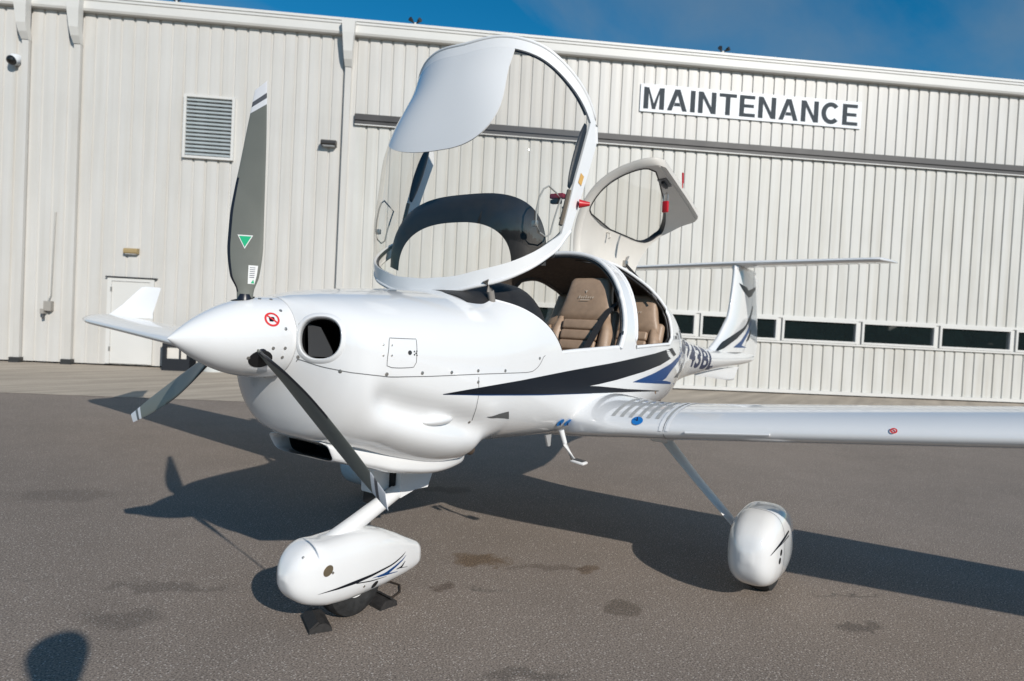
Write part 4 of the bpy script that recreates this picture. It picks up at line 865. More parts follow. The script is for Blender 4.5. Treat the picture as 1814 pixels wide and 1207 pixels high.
# registration wrapped on the tail boom
V, F, w_, h_ = text_mesh('N743BL', 1.0, bold=.03, spacing=1.02)
def boom(s, z): 
    zt, zm, zb, w = f_zt(s), f_zm(s), f_zb(s), f_w(s); d = (z - zm)/((zt - zm) if z > zm else (zm - zb)); d = min(abs(d), .97)
    return np.array([-s, w*(1 - d**2)**.5 + .002, z])
def subdiv(V, F, n=3):
    bm = bmesh.new(); vs = [bm.verts.new((x, y, 0)) for x, y in V]
    for f in F:
        try: bm.faces.new([vs[i] for i in f])
        except ValueError: pass
    bmesh.ops.triangulate(bm, faces=bm.faces); 
    for _ in range(n): bmesh.ops.subdivide_edges(bm, edges=[e for e in bm.edges if e.calc_length() > .06], cuts=1)
    bmesh.ops.triangulate(bm, faces=bm.faces)
    bm.verts.index_update(); V2 = [(v.co.x, v.co.y) for v in bm.verts]; F2 = [[v.index for v in f.verts] for f in bm.faces]; bm.free(); return V2, F2
V2, F2 = subdiv(V, F)
def regpt(x, y):
    s = 4.32 + x/w_*1.70; zc = .5*(f_zt(s)*.6 + f_zm(s)*.4 + f_zb(s)) ; return boom(s, f_zm(s)*.86 + f_zb(s)*.14 + (y/h_ - .42)*.235)
obj('registration', [regpt(x, y) for x, y in V2], F2, NAVY, fuselage)

# inside of the cabin
def inn(s, ph, d=.03):
    p = fus(s, ph); c = np.array([-s, 0, f_zm(s)]); v = p - c; return c + v*(1 - d/np.linalg.norm(v))
b = MB()
b.grid([[inn(s, -PI + PI*j/40) for j in range(41)] for s in svals(1.68, 3.95, 30)])
b.build('cabin_tub', LINER, AC)
b = MB()
b.grid([[inn(s, ph) for s in svals(s_aft(ph) + .015, f_d0(ph) - .012, 4)] for ph in [PH_HINGE*j/30 for j in range(31)]])
b.grid([[inn(s, ph) for s in svals(f_d1(ph) + .012, 3.95, 10)] for ph in [PH_HINGE*j/30 for j in range(31)]])
holed(b, inn, [PH_HINGE + (PI - PH_HINGE)*j/110 for j in range(111)], lambda ph: svals(s_aft(ph) + .015, 2.84, 4) + svals(2.84, 3.88, 52)[1:] + [3.95], in_rear_window)
b.build('headliner', LINER, AC)
b = MB(); b.add([inn(3.95, -PI + 2*PI*j/60) for j in range(60)], [tuple(range(60))]); b.build('rear_bulkhead', LINER, AC, smooth=False)
b = MB(); b.box((-2.78, 0, .86), (2.0, .8, .02)); b.build('cabin_floor', LINER, AC, smooth=False)
b = MB(); b.grid([[(inn(s, ph, .005 + .05*k)) for k in range(2)] + [] for s, ph in [(s_front(PI*j/40) + .02, PI*j/40) for j in range(41)]]); b.build('firewall_rim', DASH, AC)
# rims of the openings
wl = [(2.86, PI - p) for p in svals(.16, .30, 3)] + [(s_, PI - PW_T(s_)) for s_ in svals(2.865, 3.855, 40)] + [(3.86, PI - .20)] + [(s_, PI - .16) for s_ in svals(3.84, 2.88, 24)]
b = MB(); b.tube([fus(*q) for q in wl], .012, 8, closed=True); b.build('rear_window_rim', WHITE2, AC, sharp=80)
b = MB(); b.tube([inn(*q) for q in wl], .016, 8, closed=True); b.build('rear_window_trim', LINER, AC, sharp=80)
b = MB(); b.grid([[inn(s_, PI - (.155 + (PW_T(s_) - .15)*k/8), .008) for k in range(9)] for s_ in svals(2.862, 3.858, 30)]); b.build('rear_window', DOORGLASS, AC)
def rim(name, pts, r, m, parent, n=8, closed=False, k=1.0):
    b = MB(); b.tube(pts, r, n, closed=closed); return b.build(name, m, parent, sharp=80)
rb = [fus(s_aft(PI*j/60), PI*j/60)*1 for j in range(61)]
rim('roll_bar_lip', [p + np.array([.004, 0, 0]) for p in rb], .017, WHITE2, AC)
rim('roll_bar_seal', [inn(s_aft(PI*j/60) + .004, PI*j/60, .024) + np.array([.010, 0, 0]) for j in range(61)], .010, BLACK, AC)
rim('sill_lip', [fus(s, .0) + np.array([0, -.012, .004]) for s in svals(1.80, 2.50, 14)], .014, WHITE2, AC)
rim('sill_lip', [fus(s, PI) + np.array([0, .012, .004]) for s in svals(1.80, 2.50, 14)], .014, WHITE2, AC)
dr = [(f_d0(PH_HINGE*j/24), PH_HINGE*j/24) for j in range(25)] + [(f_d1(PH_HINGE*(24-j)/24), PH_HINGE*(24-j)/24) for j in range(25)]
rim('door_opening_lip', [fus(s, p)*1 for s, p in dr], .012, WHITE2, AC, closed=True)
rim('door_seal', [inn(s, p, .028) for s, p in dr], .010, BLACK, AC, closed=True)
rim('deck_lip', [inn(s_front(PI*j/60), PI*j/60, .006) for j in range(61)], .008, WHITE2, AC)
b = MB()
for a, p in BK['bdots'] : b.disc(lift(fus, a, p, .002, fus_out), nrm_of(fus, a, p, out=fus_out), .012, 12, h=.003)
b.build('latch_hole', BLACK, AC)
# instrument panel hood
hood_z = pchip([1.25, 1.45, 1.62, 1.76, 1.86, 1.93, 1.95], [1.550, 1.600, 1.640, 1.635, 1.590, 1.47, 1.30])
hood_w = pchip([1.25, 1.5, 1.8, 1.95], [.44, .45, .45, .44])
def hood(s, ph):
    zt = hood_z(s); zb = 1.0; w = hood_w(s); c, si = math.cos(ph), math.sin(ph); n = 5.0
    return np.array([-s, w*math.copysign(abs(c)**(2/n), c), zb + (zt - zb)*abs(si)**(2/n)])
b = MB(); rows = [[hood(s, PI*j/40) for j in range(41)] for s in svals(1.25, 1.86, 20) + svals(1.86, 1.95, 8)[1:]]
b.grid(rows); b.add(rows[-1], [tuple(range(41))]); b.build('instrument_hood', DASH, AC, sharp=50)
b = MB(); b.tube([(-1.375, .37, 1.62), (-1.40, .385, 1.57), (-1.44, .385, 1.46)], .018, 10); b.build('defrost_hose', mat('grey_hose', (.22, .20, .18), .5), AC)
# seats
def pad(c, size, rot, bev=.03, lv=2):
    bm = bmesh.new(); bmesh.ops.create_cube(bm, size=1)
    for v in bm.verts: v.co = Vector((v.co.x*size[0], v.co.y*size[1], v.co.z*size[2]))
    bmesh.ops.bevel(bm, geom=list(bm.edges), offset=min(bev, min(size)*.45), segments=4, affect='EDGES', profile=.5)
    bm.verts.index_update(); M = rot.to_3x3(); V = [M @ v.co + Vector(c) for v in bm.verts]; F = [[v.index for v in f.verts] for f in bm.faces]; bm.free(); return V, F
def seat(x0, y0, z0, lean, emb=True):
    """x0 y0 z0: hinge of the backrest; lean radians backwards"""
    st = bpy.data.objects.new('seat', None); C.objects.link(st); st.parent = AC; st.location = Vector((x0, y0, z0)) - LOC[AC]; LOC[st] = Vector((x0, y0, z0))
    rot = Matrix.Rotation(-lean, 4, 'Y'); ax = rot @ Vector((0, 0, 1)); fw = rot @ Vector((1, 0, 0)); base = Vector((x0, y0, z0))
    def P(up, out, side): return base + ax*up + fw*out + Vector((0, side, 0))
    def piece(name, parts, m=LEATHER):
        b = MB()
        for c, s_, bv in parts: V, F = pad(P(*c), s_, rot, bv); b.add(V, F)
        return b.build(name, m, st, sharp=60)
    piece('backrest_shell', [((.26, -.045, 0), (.07, .45, .56), .03)])
    for k in range(6): piece('backrest_pleat', [((.055 + .0715*k, .012, 0), (.075, .265, .069), .016)])
    for sd in (-1, 1):
        b = MB(); pts = []
        rows = []
        for (u, wd, th) in ((0, .125, .125), (.10, .12, .13), (.25, .105, .12), (.38, .088, .10), (.47, .055, .07)):
            yc = sd*(.135 + wd/2); rows.append([P(u, -.03 + th*math.cos(a)*.6 + .02, yc + wd*.5*math.sin(a)) for a in [2*PI*q/14 for q in range(14)]])
        b.grid(rows, cv=True); b.add(rows[0], [tuple(range(14))]); b.add(rows[-1], [tuple(range(14))]); fix_normals(b.build('bolster', LEATHER, st))
    # headrest, a tapering block that grows out of the backrest
    b = MB(); rows = []
    for (u, wd, th, off) in ((.44, .40, .085, -.02), (.50, .39, .10, -.015), (.58, .345, .105, -.01), (.66, .315, .10, -.005), (.725, .30, .085, -.005), (.752, .285, .05, -.01), (.758, .26, .02, -.012)):
        row = []
        for q in range(28):
            a = 2*PI*q/28; c, si = math.cos(a), math.sin(a); n = 4
            row.append(P(u, off + th/2*math.copysign(abs(c)**(2/n), c), wd/2*math.copysign(abs(si)**(2/n), si)))
        rows.append(row)
    b.grid(rows, cv=True); b.add(rows[0], [tuple(range(28))]); b.add(rows[-1], [tuple(range(28))]); hr = fix_normals(b.build('headrest', LEATHER, st))
    # embroidered emblem on the headrest
    b = MB(); o_ = .048
    for k in range(2):
        sg_ = -1 if k else 1
        b.add([P(.64, o_ + .002, 0), P(.662, o_ + .002, sg_*.03), P(.650, o_ + .002, sg_*.012), P(.655, o_ + .002, sg_*.022)], [(0, 1, 2)])
    b.add([P(.630, o_ + .002, 0), P(.648, o_ + .002, .008), P(.648, o_ + .002, -.008)], [(0, 1, 2)])
    for k in range(7):
        yy = -.05 + .0165*k; hh = .022 if k in (0, 3) else .014
        b.add([P(.592, o_ + .003, yy), P(.592, o_ + .003, yy + .008), P(.592 + hh, o_ + .002, yy + .011), P(.592 + hh, o_ + .002, yy + .006)], [(0, 1, 2, 3)])
    b.add([P(.578, o_ + .004, -.035), P(.578, o_ + .004, .035), P(.583, o_ + .004, .035), P(.583, o_ + .004, -.035)], [(0, 1, 2, 3)])
    b.build('embroidery', mat('pale_thread', (.55, .47, .38), .8), st, smooth=False)
    b = MB(); V, F = pad(base + Vector((.24, 0, -.02)), (.50, .45, .13), Matrix.Identity(4), .05); b.add(V, F); b.build('cushion', LEATHER, st)
    return st
def seat_copy(src, loc):
    r_ = src.copy(); C.objects.link(r_); r_.location = Vector(loc) - LOC[AC]; LOC[r_] = Vector(loc)
    for ch in list(src.children):
        c_ = ch.copy(); C.objects.link(c_); c_.parent = r_
    return r_
s1 = seat(-2.46, .285, 1.03, R(19)); seat_copy(s1, (-2.25, -.285, .94))
s2 = seat_copy(s1, (-3.27, .285, .97)); seat_copy(s1, (-3.27, -.285, .97))
b = MB(); pts = [(-2.70, .49, 1.60), (-2.60, .475, 1.545), (-2.53, .44, 1.44), (-2.46, .41, 1.32), (-2.38, .37, 1.18), (-2.33, .33, 1.08)]
b.grid([[vec(p) + np.array([.01, -.028, -.012]), vec(p) + np.array([0, .028, .012])] for p in pts]); b.grid([[vec(p) + np.array([-.006, -.026, -.012]), vec(p) + np.array([-.006, .026, .012])] for p in pts]); b.build('seat_belt', BELT, AC)
b = MB(); b.box((-2.36, .355, 1.15), (.055, .065, .035), Matrix.Rotation(R(40), 4, 'Y'), bev=.008); b.build('belt_buckle', BLACK, AC)
b = MB(); b.box((-3.72, .2, 1.25), (.26, .3, .16), bev=.06); b.build('luggage', mat('navy_cloth', (.02, .022, .05), .9), AC)

# ---------------------------------------------------------------- canopy (raised)
canr = bpy.data.objects.new('canopy', None); C.objects.link(canr); canr.parent = AC; canr.location = Vector(CAN_C.tolist()) - LOC[AC]; LOC[canr] = Vector(CAN_C.tolist())
TONG = .47
def c_end(ph): return f_ca(fold(ph))
def can(s, ph, d=0.0):
    p = fusc(s, ph)
    if d: p = p - fus_n(s, min(max(ph, .01), PI - .01))*d
    return canopy(p)
TONG_S = .86       # the painted roof reaches further down the far side
def tg(ph):
    d = (PI/2 - ph)/TONG if ph < PI/2 else (ph - PI/2)/TONG_S
    if d >= 1: return None
    return c_end(ph) - .075 - .58*math.sqrt(1 - d**2)
PB = .12        # sill frame height as an angle
TA, TB = PI/2 - TONG, PI/2 + TONG_S
prow = svals(0, PB, 3) + svals(PB, TA, 26)[1:] + svals(TA, TA + .08, 8, 2.0)[1:] + svals(TA + .08, TB - .12, 40)[1:] + [TB - .12*((10 - k)/10)**2.0 for k in range(1, 11)] + svals(TB, PI - PB, 16)[1:] + svals(PI - PB, PI, 3)[1:]
FRW = .075
frame = MB(); gl = MB(); tongue = MB()
def strip(mb, phs, fa, fb, n, d=0.0):
    mb.grid([[can(s, ph, d) for s in svals(fa(ph), fb(ph), n)] for ph in phs])
fs_ = lambda ph: f_cf(fold(ph))
fs2 = lambda ph: f_cf(fold(ph)) + FRW*(1.0 + .25*math.cos(ph)**2)
fa2 = lambda ph: c_end(ph) - .075
for d in (0.0, .014):
    strip(frame, prow, fs_, fs2, 5, d); strip(frame, prow, fa2, c_end, 4, d)
    lo = [p for p in prow if p <= PB + 1e-6]; hi_ = [p for p in prow if p >= PI - PB - 1e-6]
    strip(frame, lo, fs2, fa2, 24, d); strip(frame, hi_, fs2, fa2, 24, d)
# close the edges of the frame
for fn in (fs_, c_end, fs2, fa2): frame.grid([[can(fn(ph), ph), can(fn(ph), ph, .014)] for ph in prow])
for ph in (0, PB, PI - PB, PI): frame.grid([[can(s, ph), can(s, ph, .014)] for s in svals(fs_(ph), c_end(ph), 24)])
fix = frame.build('canopy_frame', WHITE2, canr, sharp=50)
mid_ = [p for p in prow if PB - 1e-6 <= p <= PI - PB + 1e-6]
gl.grid([[can(s, ph, .003) for s in svals(fs2(ph), (tg(ph) if tg(ph) is not None else fa2(ph)), 30)] for ph in mid_])
gl.build('canopy_glass', CANGLASS, canr, sharp=80)
tp = [p for p in prow if TA - 1e-9 <= p <= TB + 1e-9]
for d in (0.0, .006): tongue.grid([[can(s, ph, d - .001) for s in svals(tg(ph) if tg(ph) is not None else fa2(ph), fa2(ph), 22)] for ph in tp])
tongue.build('canopy_roof_panel', WHITE, canr, sharp=60)
# raised edge line round the rear bow and the seal
rim('canopy_bow_lip', [can(c_end(PI*j/70) - .004, PI*j/70, .004) for j in range(71)], .011, WHITE2, canr)
rim('canopy_seal', [can(c_end(PI*j/70) - .07, PI*j/70, .018) for j in range(4, 67)], .009, BLACK, canr)
rim('front_bow_lip', [can(fs_(PI*j/70) + .004, PI*j/70, .006) for j in range(71)], .011, WHITE2, canr)
rim('front_seal', [can(fs2(PI*j/70) - .012, PI*j/70, .020) for j in range(71)], .009, BLACK, canr)
# black side cushions along the sill rails
for sd in (0, 1):
    b = MB(); rows = []
    for k in range(17):
        t = k/16; s = 2.08 + .40*t; ph = .125; ph = ph if sd == 0 else PI - ph; wv = .021*math.sin(PI*min(max(t, .02), .98))**.35
        c_ = can(s, ph, .030); nn = canopy(fus(s, ph)) - canopy(fus(s, ph) - fus_n(s, ph)); tt = can(s, ph + .03, .038) - can(s, ph - .03, .038); tt = tt/np.linalg.norm(tt)
        rows.append([c_ + tt*wv*1.7*math.cos(a) + nn*wv*.7*math.sin(a) for a in [2*PI*q/12 for q in range(12)]])
    b.grid(rows, cv=True); b.add(rows[0], [tuple(range(12))]); b.add(rows[-1], [tuple(range(12))]); fix_normals(b.build('side_cushion', BLACK, canr))
# storm windows
for sd in (0, 1):
    b = MB(); pts = [can(s, (ph if sd == 0 else PI - ph), -.003) for s, ph in BK['vent_loop']]
    b.tube(pts, .0045, 8, closed=True); w_o = b.build('storm_window_frame', mat('clear_grey_edge', (.28, .28, .26), .3), canr)
    b = MB(); s_, ph_ = BK['vent_loop'][8]; ph_ = ph_ if sd == 0 else PI - ph_; b.box(can(s_, ph_, .012), (.02, .03, .03), bev=.004); b.build('window_latch', STEEL, canr)
    b = MB(); b.tube([can(s, (.13 if sd == 0 else PI - .13), .020) for s in svals(1.86, 2.06, 8)], .012, 8); b.build('latch_rail', mat('worn_brass', (.20, .15, .10), .5, metal=.5), canr)
    b = MB()
    for s in (1.90, 1.96, 2.02): b.disc(can(s, (.13 if sd == 0 else PI - .13), .034), -(canopy(fus_n(s, .13 if sd == 0 else PI - .13)) - canopy(np.zeros(3))), .007, 10, h=.002)
    b.build('rail_bolt', STEEL, canr)
b = MB(); p_ = can(2.02, .155, .075); b.box(p_, (.045, .085, .028), bev=.008); b.build('canopy_handle', mat('dark_red_grip', (.22, .015, .03), .45), canr)
b = MB(); b.box(p_ + np.array([0, -.01, -.028]), (.03, .06, .022), bev=.005); b.build('handle_base', BLACK, canr)
b = MB(); p_ = can(2.03, .02, -.012); b.tube([p_, p_ + np.array([-.03, .05, .0])], [.024, .010], 10); b.build('canopy_lock_lever', RED, canr)
b = MB(); p_ = can(2.16, .055, -.003); q_ = fus_n(2.16, .055); nn = canopy(fus(2.16, .055) + q_) - canopy(fus(2.16, .055)); xx = can(2.26, .055) - can(2.16, .055); xx = xx/np.linalg.norm(xx); yy = np.cross(nn, xx)
b.add([p_ + xx*.03 + yy*.018, p_ - xx*.03 + yy*.018, p_ - xx*.03 - yy*.018, p_ + xx*.03 - yy*.018], [(0, 1, 2, 3)]); b.build('warning_sticker', mat('orange_sticker', (.62, .36, .10), .5), canr, smooth=False)
# glareshield arch carried by the canopy
def arch(t, k):
    """t 0..PI from port to starboard, k 0 inner .. 1 outer edge (raised position)"""
    c, si = math.cos(t), math.sin(t); n = 2.9
    yo, zo = .545*math.copysign(abs(c)**(2/n), c), 1.72 + .405*abs(si)**(2/n)
    yi, zi = .40*math.copysign(abs(c)**(2/2.5), c) - .0, 1.69 + .262*abs(si)**(2/2.5)
    if abs(c) > .85: zo = zo
    x = -1.60 - .07*math.sin(PI*k)*0 - .10*(k - .5)
    bul = .035*math.sin(PI*k)
    return np.array([x + bul*1.0, yi + (yo - yi)*k, zi + (zo - zi)*k + bul*.2])
b = MB()
for th in (0, .006): b.grid([[arch(PI*j/60, k/8) + np.array([-th, 0, 0]) for k in range(9)] for j in range(61)])
b.grid([[arch(PI*j/60, 1), arch(PI*j/60, 1) + np.array([-.006, 0, 0])] for j in range(61)])
b.build('glareshield_arch', DASH, canr, sharp=60)
b = MB(); p_ = can(1.74, .10, .035); b.box(p_ + np.array([-.03, -.03, -.035]), (.035, .03, .035), bev=.01); b.build('latch_block', BLACK, canr)

# ---------------------------------------------------------------- rear door (raised)
dor = bpy.data.objects.new('rear_door', None); C.objects.link(dor); dor.parent = AC; dor.location = Vector(DOOR_C.tolist()) - LOC[AC]; LOC[dor] = Vector(DOOR_C.tolist())
def dpt(s, ph, d=0.0):
    p = fus(s, ph) if ph > .0 else fus(s, 0) + np.array([0, 0, ph*.6])
    if d: p = p - fus_n(s, max(ph, .01))*d
    return reardoor(p)
# window in (t, ph) space: t across from the front edge to the rear edge
def dpar(t, ph): return f_e0(ph) + (f_e1(ph) - f_e0(ph))*t
W0, W1 = .035, 1.02
wt0 = pchip([W0, .3, .6, W1], [.042, .036, .036, .042]); wt1 = pchip([W0, .07, .12, .20, .33, .50, .70, .82, .95, W1], [.20, .32, .42, .56, .74, .87, .945, .945, .91, .84])
phs = svals(-.06, W0, 5) + svals(W0, W1, 30)[1:] + svals(W1, PH_HINGE, 10)[1:]
shell = MB(); lining = MB(); dg = MB()
for mb, d in ((shell, 0.0), (lining, .045)):
    lo = [p for p in phs if p <= W0 + 1e-9]; md = [p for p in phs if W0 - 1e-9 <= p <= W1 + 1e-9]; hi_ = [p for p in phs if p >= W1 - 1e-9]
    e = .0 if d == 0 else .022
    for pp in (lo, hi_): mb.grid([[dpt(dpar(e + (1 - 2*e)*k/14, p), p, d) for k in range(15)] for p in pp])
    # round the window corners: columns follow wt0 / wt1
    def r0(p): 
        u = (p - W0)/(W1 - W0); k = 1 - abs(2*u - 1)**20; return wt0(p) + (.5*(wt0(p) + wt1(p)) - wt0(p))*(1 - k**.5)
    def r1(p):
        u = (p - W0)/(W1 - W0); k = 1 - abs(2*u - 1)**20; return wt1(p) - (wt1(p) - .5*(wt0(p) + wt1(p)))*(1 - k**.5)
    mb.grid([[dpt(dpar(e + (r0(p) - e)*k/6, p), p, d) for k in range(7)] for p in md])
    mb.grid([[dpt(dpar(r1(p) + (1 - e - r1(p))*k/8, p), p, d) for k in range(9)] for p in md])
shell.build('outer_skin', WHITE, dor, sharp=60)
# rolled edge between skin and lining, and the window reveal
for t_, e_ in ((0, .022), (1, 1 - .022)):
    lining.grid([[dpt(dpar(t_, p), p, .001), dpt(dpar(t_, p), p, .025), dpt(dpar(e_, p), p, .045)] for p in phs])
lining.grid([[dpt(dpar(k/16, -.06), -.06, .001), dpt(dpar(k/16, -.06), -.06, .025), dpt(dpar(.022 + .956*k/16, -.06), -.06, .045)] for k in range(17)])
md = [p for p in phs if W0 - 1e-9 <= p <= W1 + 1e-9]
loop = [(r0(p), p) for p in md] + [(r1(p), p) for p in reversed(md)]
lining.build('door_lining', BEIGE, dor, sharp=60)
b = MB(); b.grid([[dpt(dpar(t, p), p, .004), dpt(dpar(t, p), p, .046)] for t, p in loop], cu=True); b.build('window_reveal', BLACK, dor)
dg.grid([[dpt(dpar(r0(p) + (r1(p) - r0(p))*k/12, p), p, .012) for k in range(13)] for p in md]); dg.build('door_window', DOORGLASS, dor)
rim('window_seal', [dpt(dpar(t, p), p, .046) for t, p in loop], .005, BLACK, dor, closed=True)
rim('lining_bead', [dpt(dpar(.03 + .94*k/30, -.01), -.01, .046) for k in range(31)] , .006, BEIGE, dor)
LP = dpt(dpar(.30, .03), .03, .05); LN = LP - dpt(dpar(.30, .03), .03, .0); LN = LN/np.linalg.norm(LN); LX = dpt(dpar(.6, .03), .03) - dpt(dpar(.5, .03), .03); LX = LX/np.linalg.norm(LX); LY = np.cross(LN, LX)
def lbox(c, sx, sy, sn, name, m, par, bev=0.0):
    M_ = Matrix((LX, LY, LN)).transposed().to_4x4(); b = MB(); b.box(c, (sx, sy, sn), M_, bev=bev); return fix_normals(b.build(name, m, par, sharp=40))
lbox(LP + LN*.002, .15, .06, .008, 'latch_recess', mat('grey_latch_plate', (.16, .16, .16), .5), dor)
lbox(LP + LN*.018, .10, .022, .02, 'latch_handle', BLACK, dor, .004)
# hook, hinge, gas strut
b = MB(); q = dpt(dpar(.42, 1.08), 1.08, .045); nn_ = q - dpt(dpar(.42, 1.08), 1.08, 0); nn_ = nn_/np.linalg.norm(nn_)
b.tube([q, q + nn_*.03, q + nn_*.035 + np.array([0, 0, -.03]), q + nn_*.02 + np.array([0, 0, -.045])], .006, 8); b.build('coat_hook', BEIGE, dor)
a_ = dpt(dpar(.80, 1.38), 1.38, .05); e_ = fus(3.37, .56) + np.array([0, .0, .0]); e_ = inn(3.40, .62, .01)
b = MB(); mid_p = a_ + (e_ - a_)*.48; b.tube([a_, mid_p], .012, 10); b.build('strut_body', BLACK, AC)
b = MB(); b.tube([mid_p, e_], .006, 8); b.build('strut_rod', ALU, AC)
b = MB(); b.box(a_, (.05, .04, .05), bev=.008); b.tube([a_, a_ + np.array([-.02, .02, .06])], .008, 8); b.build('strut_bracket', STEEL, AC)
tg_ = thing('padlock', tuple(LP + LN*.03), 'red padlock hanging from the black latch inside the raised rear door', 'padlock')
b = MB(); c_ = LP + LN*.05 + np.array([-.03, .0, -.115]); b.box(c_, (.022, .046, .080), Matrix.Rotation(R(-12), 4, 'Z'), bev=.006); fix_normals(b.build('lock_body', RED, tg_))
b = MB(); b.tube([c_ + np.array([0, .015, .04]), c_ + np.array([-.004, .013, .085]), c_ + np.array([-.008, 0, .100]), c_ + np.array([-.004, -.013, .085]), c_ + np.array([0, -.015, .04])], .005, 8); b.build('shackle', STEEL, tg_)
tg2 = thing('warning_tag', tuple(dpt(dpar(.45, -.06), -.06)), 'small red ribbon tag sticking up from the edge of the raised rear door', 'tag')
q = dpt(dpar(.50, -.06), -.06, .02); b = MB(); b.box(q + np.array([0, .0, .075]), (.026, .006, .075), Matrix.Rotation(R(8), 4, 'Y')); b.tube([q, q + np.array([0, 0, .04])], .004, 6); b.build('ribbon', RED, tg2, smooth=False)

# ---------------------------------------------------------------- wings
def wing_mesh(sd):
    ys = svals(.30, 1.10, 20) + svals(1.10, 5.3, 24)[1:] + svals(5.3, 6.0, 10)[1:]
    cs = [.5*(1 - math.cos(PI*k/34)) for k in range(35)]
    b = MB(); rows = []
    for y in ys: rows.append([wing(y, c, 1, sd) for c in reversed(cs)] + [wing(y, c, -1, sd) for c in cs[1:]])
    b.grid(rows); b.add(rows[-1], [tuple(range(len(rows[-1])))])
    o = fix_normals(b.build('wing', WHITE, AC, sharp=45)); return o
wp = wing_mesh(1); ws = wing_mesh(-1)
def winglet(sd, par):
    b = MB(); rows = []
    for (z, y, a, e) in ((0, 5.93, 2.44, 2.99), (.05, 5.965, 2.52, 3.0), (.15, 5.985, 2.65, 3.04), (.30, 6.00, 2.80, 3.09), (.375, 6.01, 2.875, 3.115), (.39, 6.012, 2.92, 3.11)):
        zb = wing(5.93, .6, 1, sd)[2] - .01; ch = e - a; row = []
        for k in range(24):
            th = 2*PI*k/24; x = .5*(1 - math.cos(th)); yt = .35*(0.2969*math.sqrt(x) - .126*x - .3516*x*x + .2843*x**3 - .1036*x**4)*ch
            row.append((-(a + ch*x), sd*(y + (yt if th < PI else -yt)), zb + z))
        rows.append(row)
    b.grid(rows, cv=True); b.add(rows[-1], [tuple(range(24))]); return fix_normals(b.build('winglet', WHITE, par, sharp=60))
winglet(1, wp); winglet(-1, ws)
wport = lambda y, c: wing(y, c, 1, 1)
wout = lambda y, c: wing(y, c, -1, 1)
for i in range(7):
    y0 = .80 + .05*i; b = MB(); pts = [(y0 - .05*(k/17)**2*.9, .045 + .40*k/17) for k in range(18)]
    line_decal(b, wport, pts, .022, h=.0016, out=wout); b.build('grip_strip', STRIP, wp)
# joint between stub wing and outer panel
for yy, wd, m in ((1.105, .004, SEAM),):
    b = MB(); line_decal(b, wport, [(yy, c) for c in [.5*(1 - math.cos(PI*k/24)) for k in range(0, 24)]], wd, h=.001, out=wout)
    line_decal(b, lambda y, c: wing(y, c, -1, 1), [(yy, c) for c in [.5*(1 - math.cos(PI*k/24)) for k in range(0, 24)]], wd, h=.001, out=lambda y, c: wing(y, c, 1, 1)); b.build('wing_joint', m, wp)
b = MB(); 
for yy in (1.09, 1.125): line_decal(b, wport, [(yy, c) for c in [.5*(1 - math.cos(PI*k/24)) for k in range(0, 24)]], .018, h=.003, out=wout)
b.build('joint_tape', WHITE2, wp)
y_, c_ = BK['wing_blue'][0]; b = MB(); P_ = lift(wport, y_, max(c_, .02), .0015, wout); N_ = nrm_of(wport, y_, max(c_, .02), out=wout); b.disc(P_, N_, .034, 24, h=.001, ry=.030); o = b.build('drain_marker', BLUEDISC, wp)
b = MB(); b.box(P_ + N_*.002, (.004, .006, .034)); b.build('slot', NAVY, o, smooth=False)
P_ = lift(wport, 2.117, .008, .002, wout); N_ = nrm_of(wport, 2.117, .008, out=wout); b = MB(); b.ring(P_ + N_*.003, N_, .008, .014, 20); o = b.build('jack_marker', REDST, wp)
b = MB(); b.disc(P_ + N_*.003, N_, .004, 10); b.build('dot', REDST, o)
# flap and aileron gaps on the visible upper skin
b = MB(); line_decal(b, wport, [(y, .74) for y in svals(1.15, 5.6, 30)], .006, h=.001, out=wout); line_decal(b, lambda y, c: wing(y, c, 1, -1), [(y, .74) for y in svals(1.15, 5.6, 30)], .006, h=.001, out=lambda y, c: wing(y, c, -1, -1))
b.build('hinge_gap', SEAM, wp)
# stall strips on the leading edges
b = MB(); b.tube([wing(y, .0, 1, 1) + np.array([.004, 0, -.004]) for y in svals(1.22, 1.62, 6)], .007, 6); b.build('stall_strip', WHITE2, wp)

# ---------------------------------------------------------------- tail
b = MB(); rows = []
for z in svals(1.05, 1.14, 6) + svals(1.14, 1.66, 14)[1:] + svals(1.66, 2.30, 14)[1:]:
    cs = [.5*(1 - math.cos(PI*k/24)) for k in range(25)]
    rows.append([fin(z, c, 1) for c in cs] + [fin(z, c, -1) for c in reversed(cs)][1:-1])
b.grid(rows, cv=True); b.add(rows[0], [tuple(range(len(rows[0])))]); b.add(rows[-1], [tuple(range(len(rows[0])))])
fino = fix_normals(b.build('fin', WHITE, AC, sharp=50))
fp = lambda z, c: fin(z, c, 1)
fo = lambda z, c: fin(z, c, -1)
for nm, part, m in (('fin_black', 'black_swoosh', BLACKPAINT), ('fin_blue', 'blue_swoosh', BLUEPAINT), ('fin_blue2', 'blue_swoosh', BLUEPAINT), ('fin_grey', 'grey_dart', GREYPAINT), ('fin_dart', 'black_dart', BLACKPAINT)):
    U, L = BK[nm]; decal(part, fp, U, L, m, fino, out=fo, h=.003)
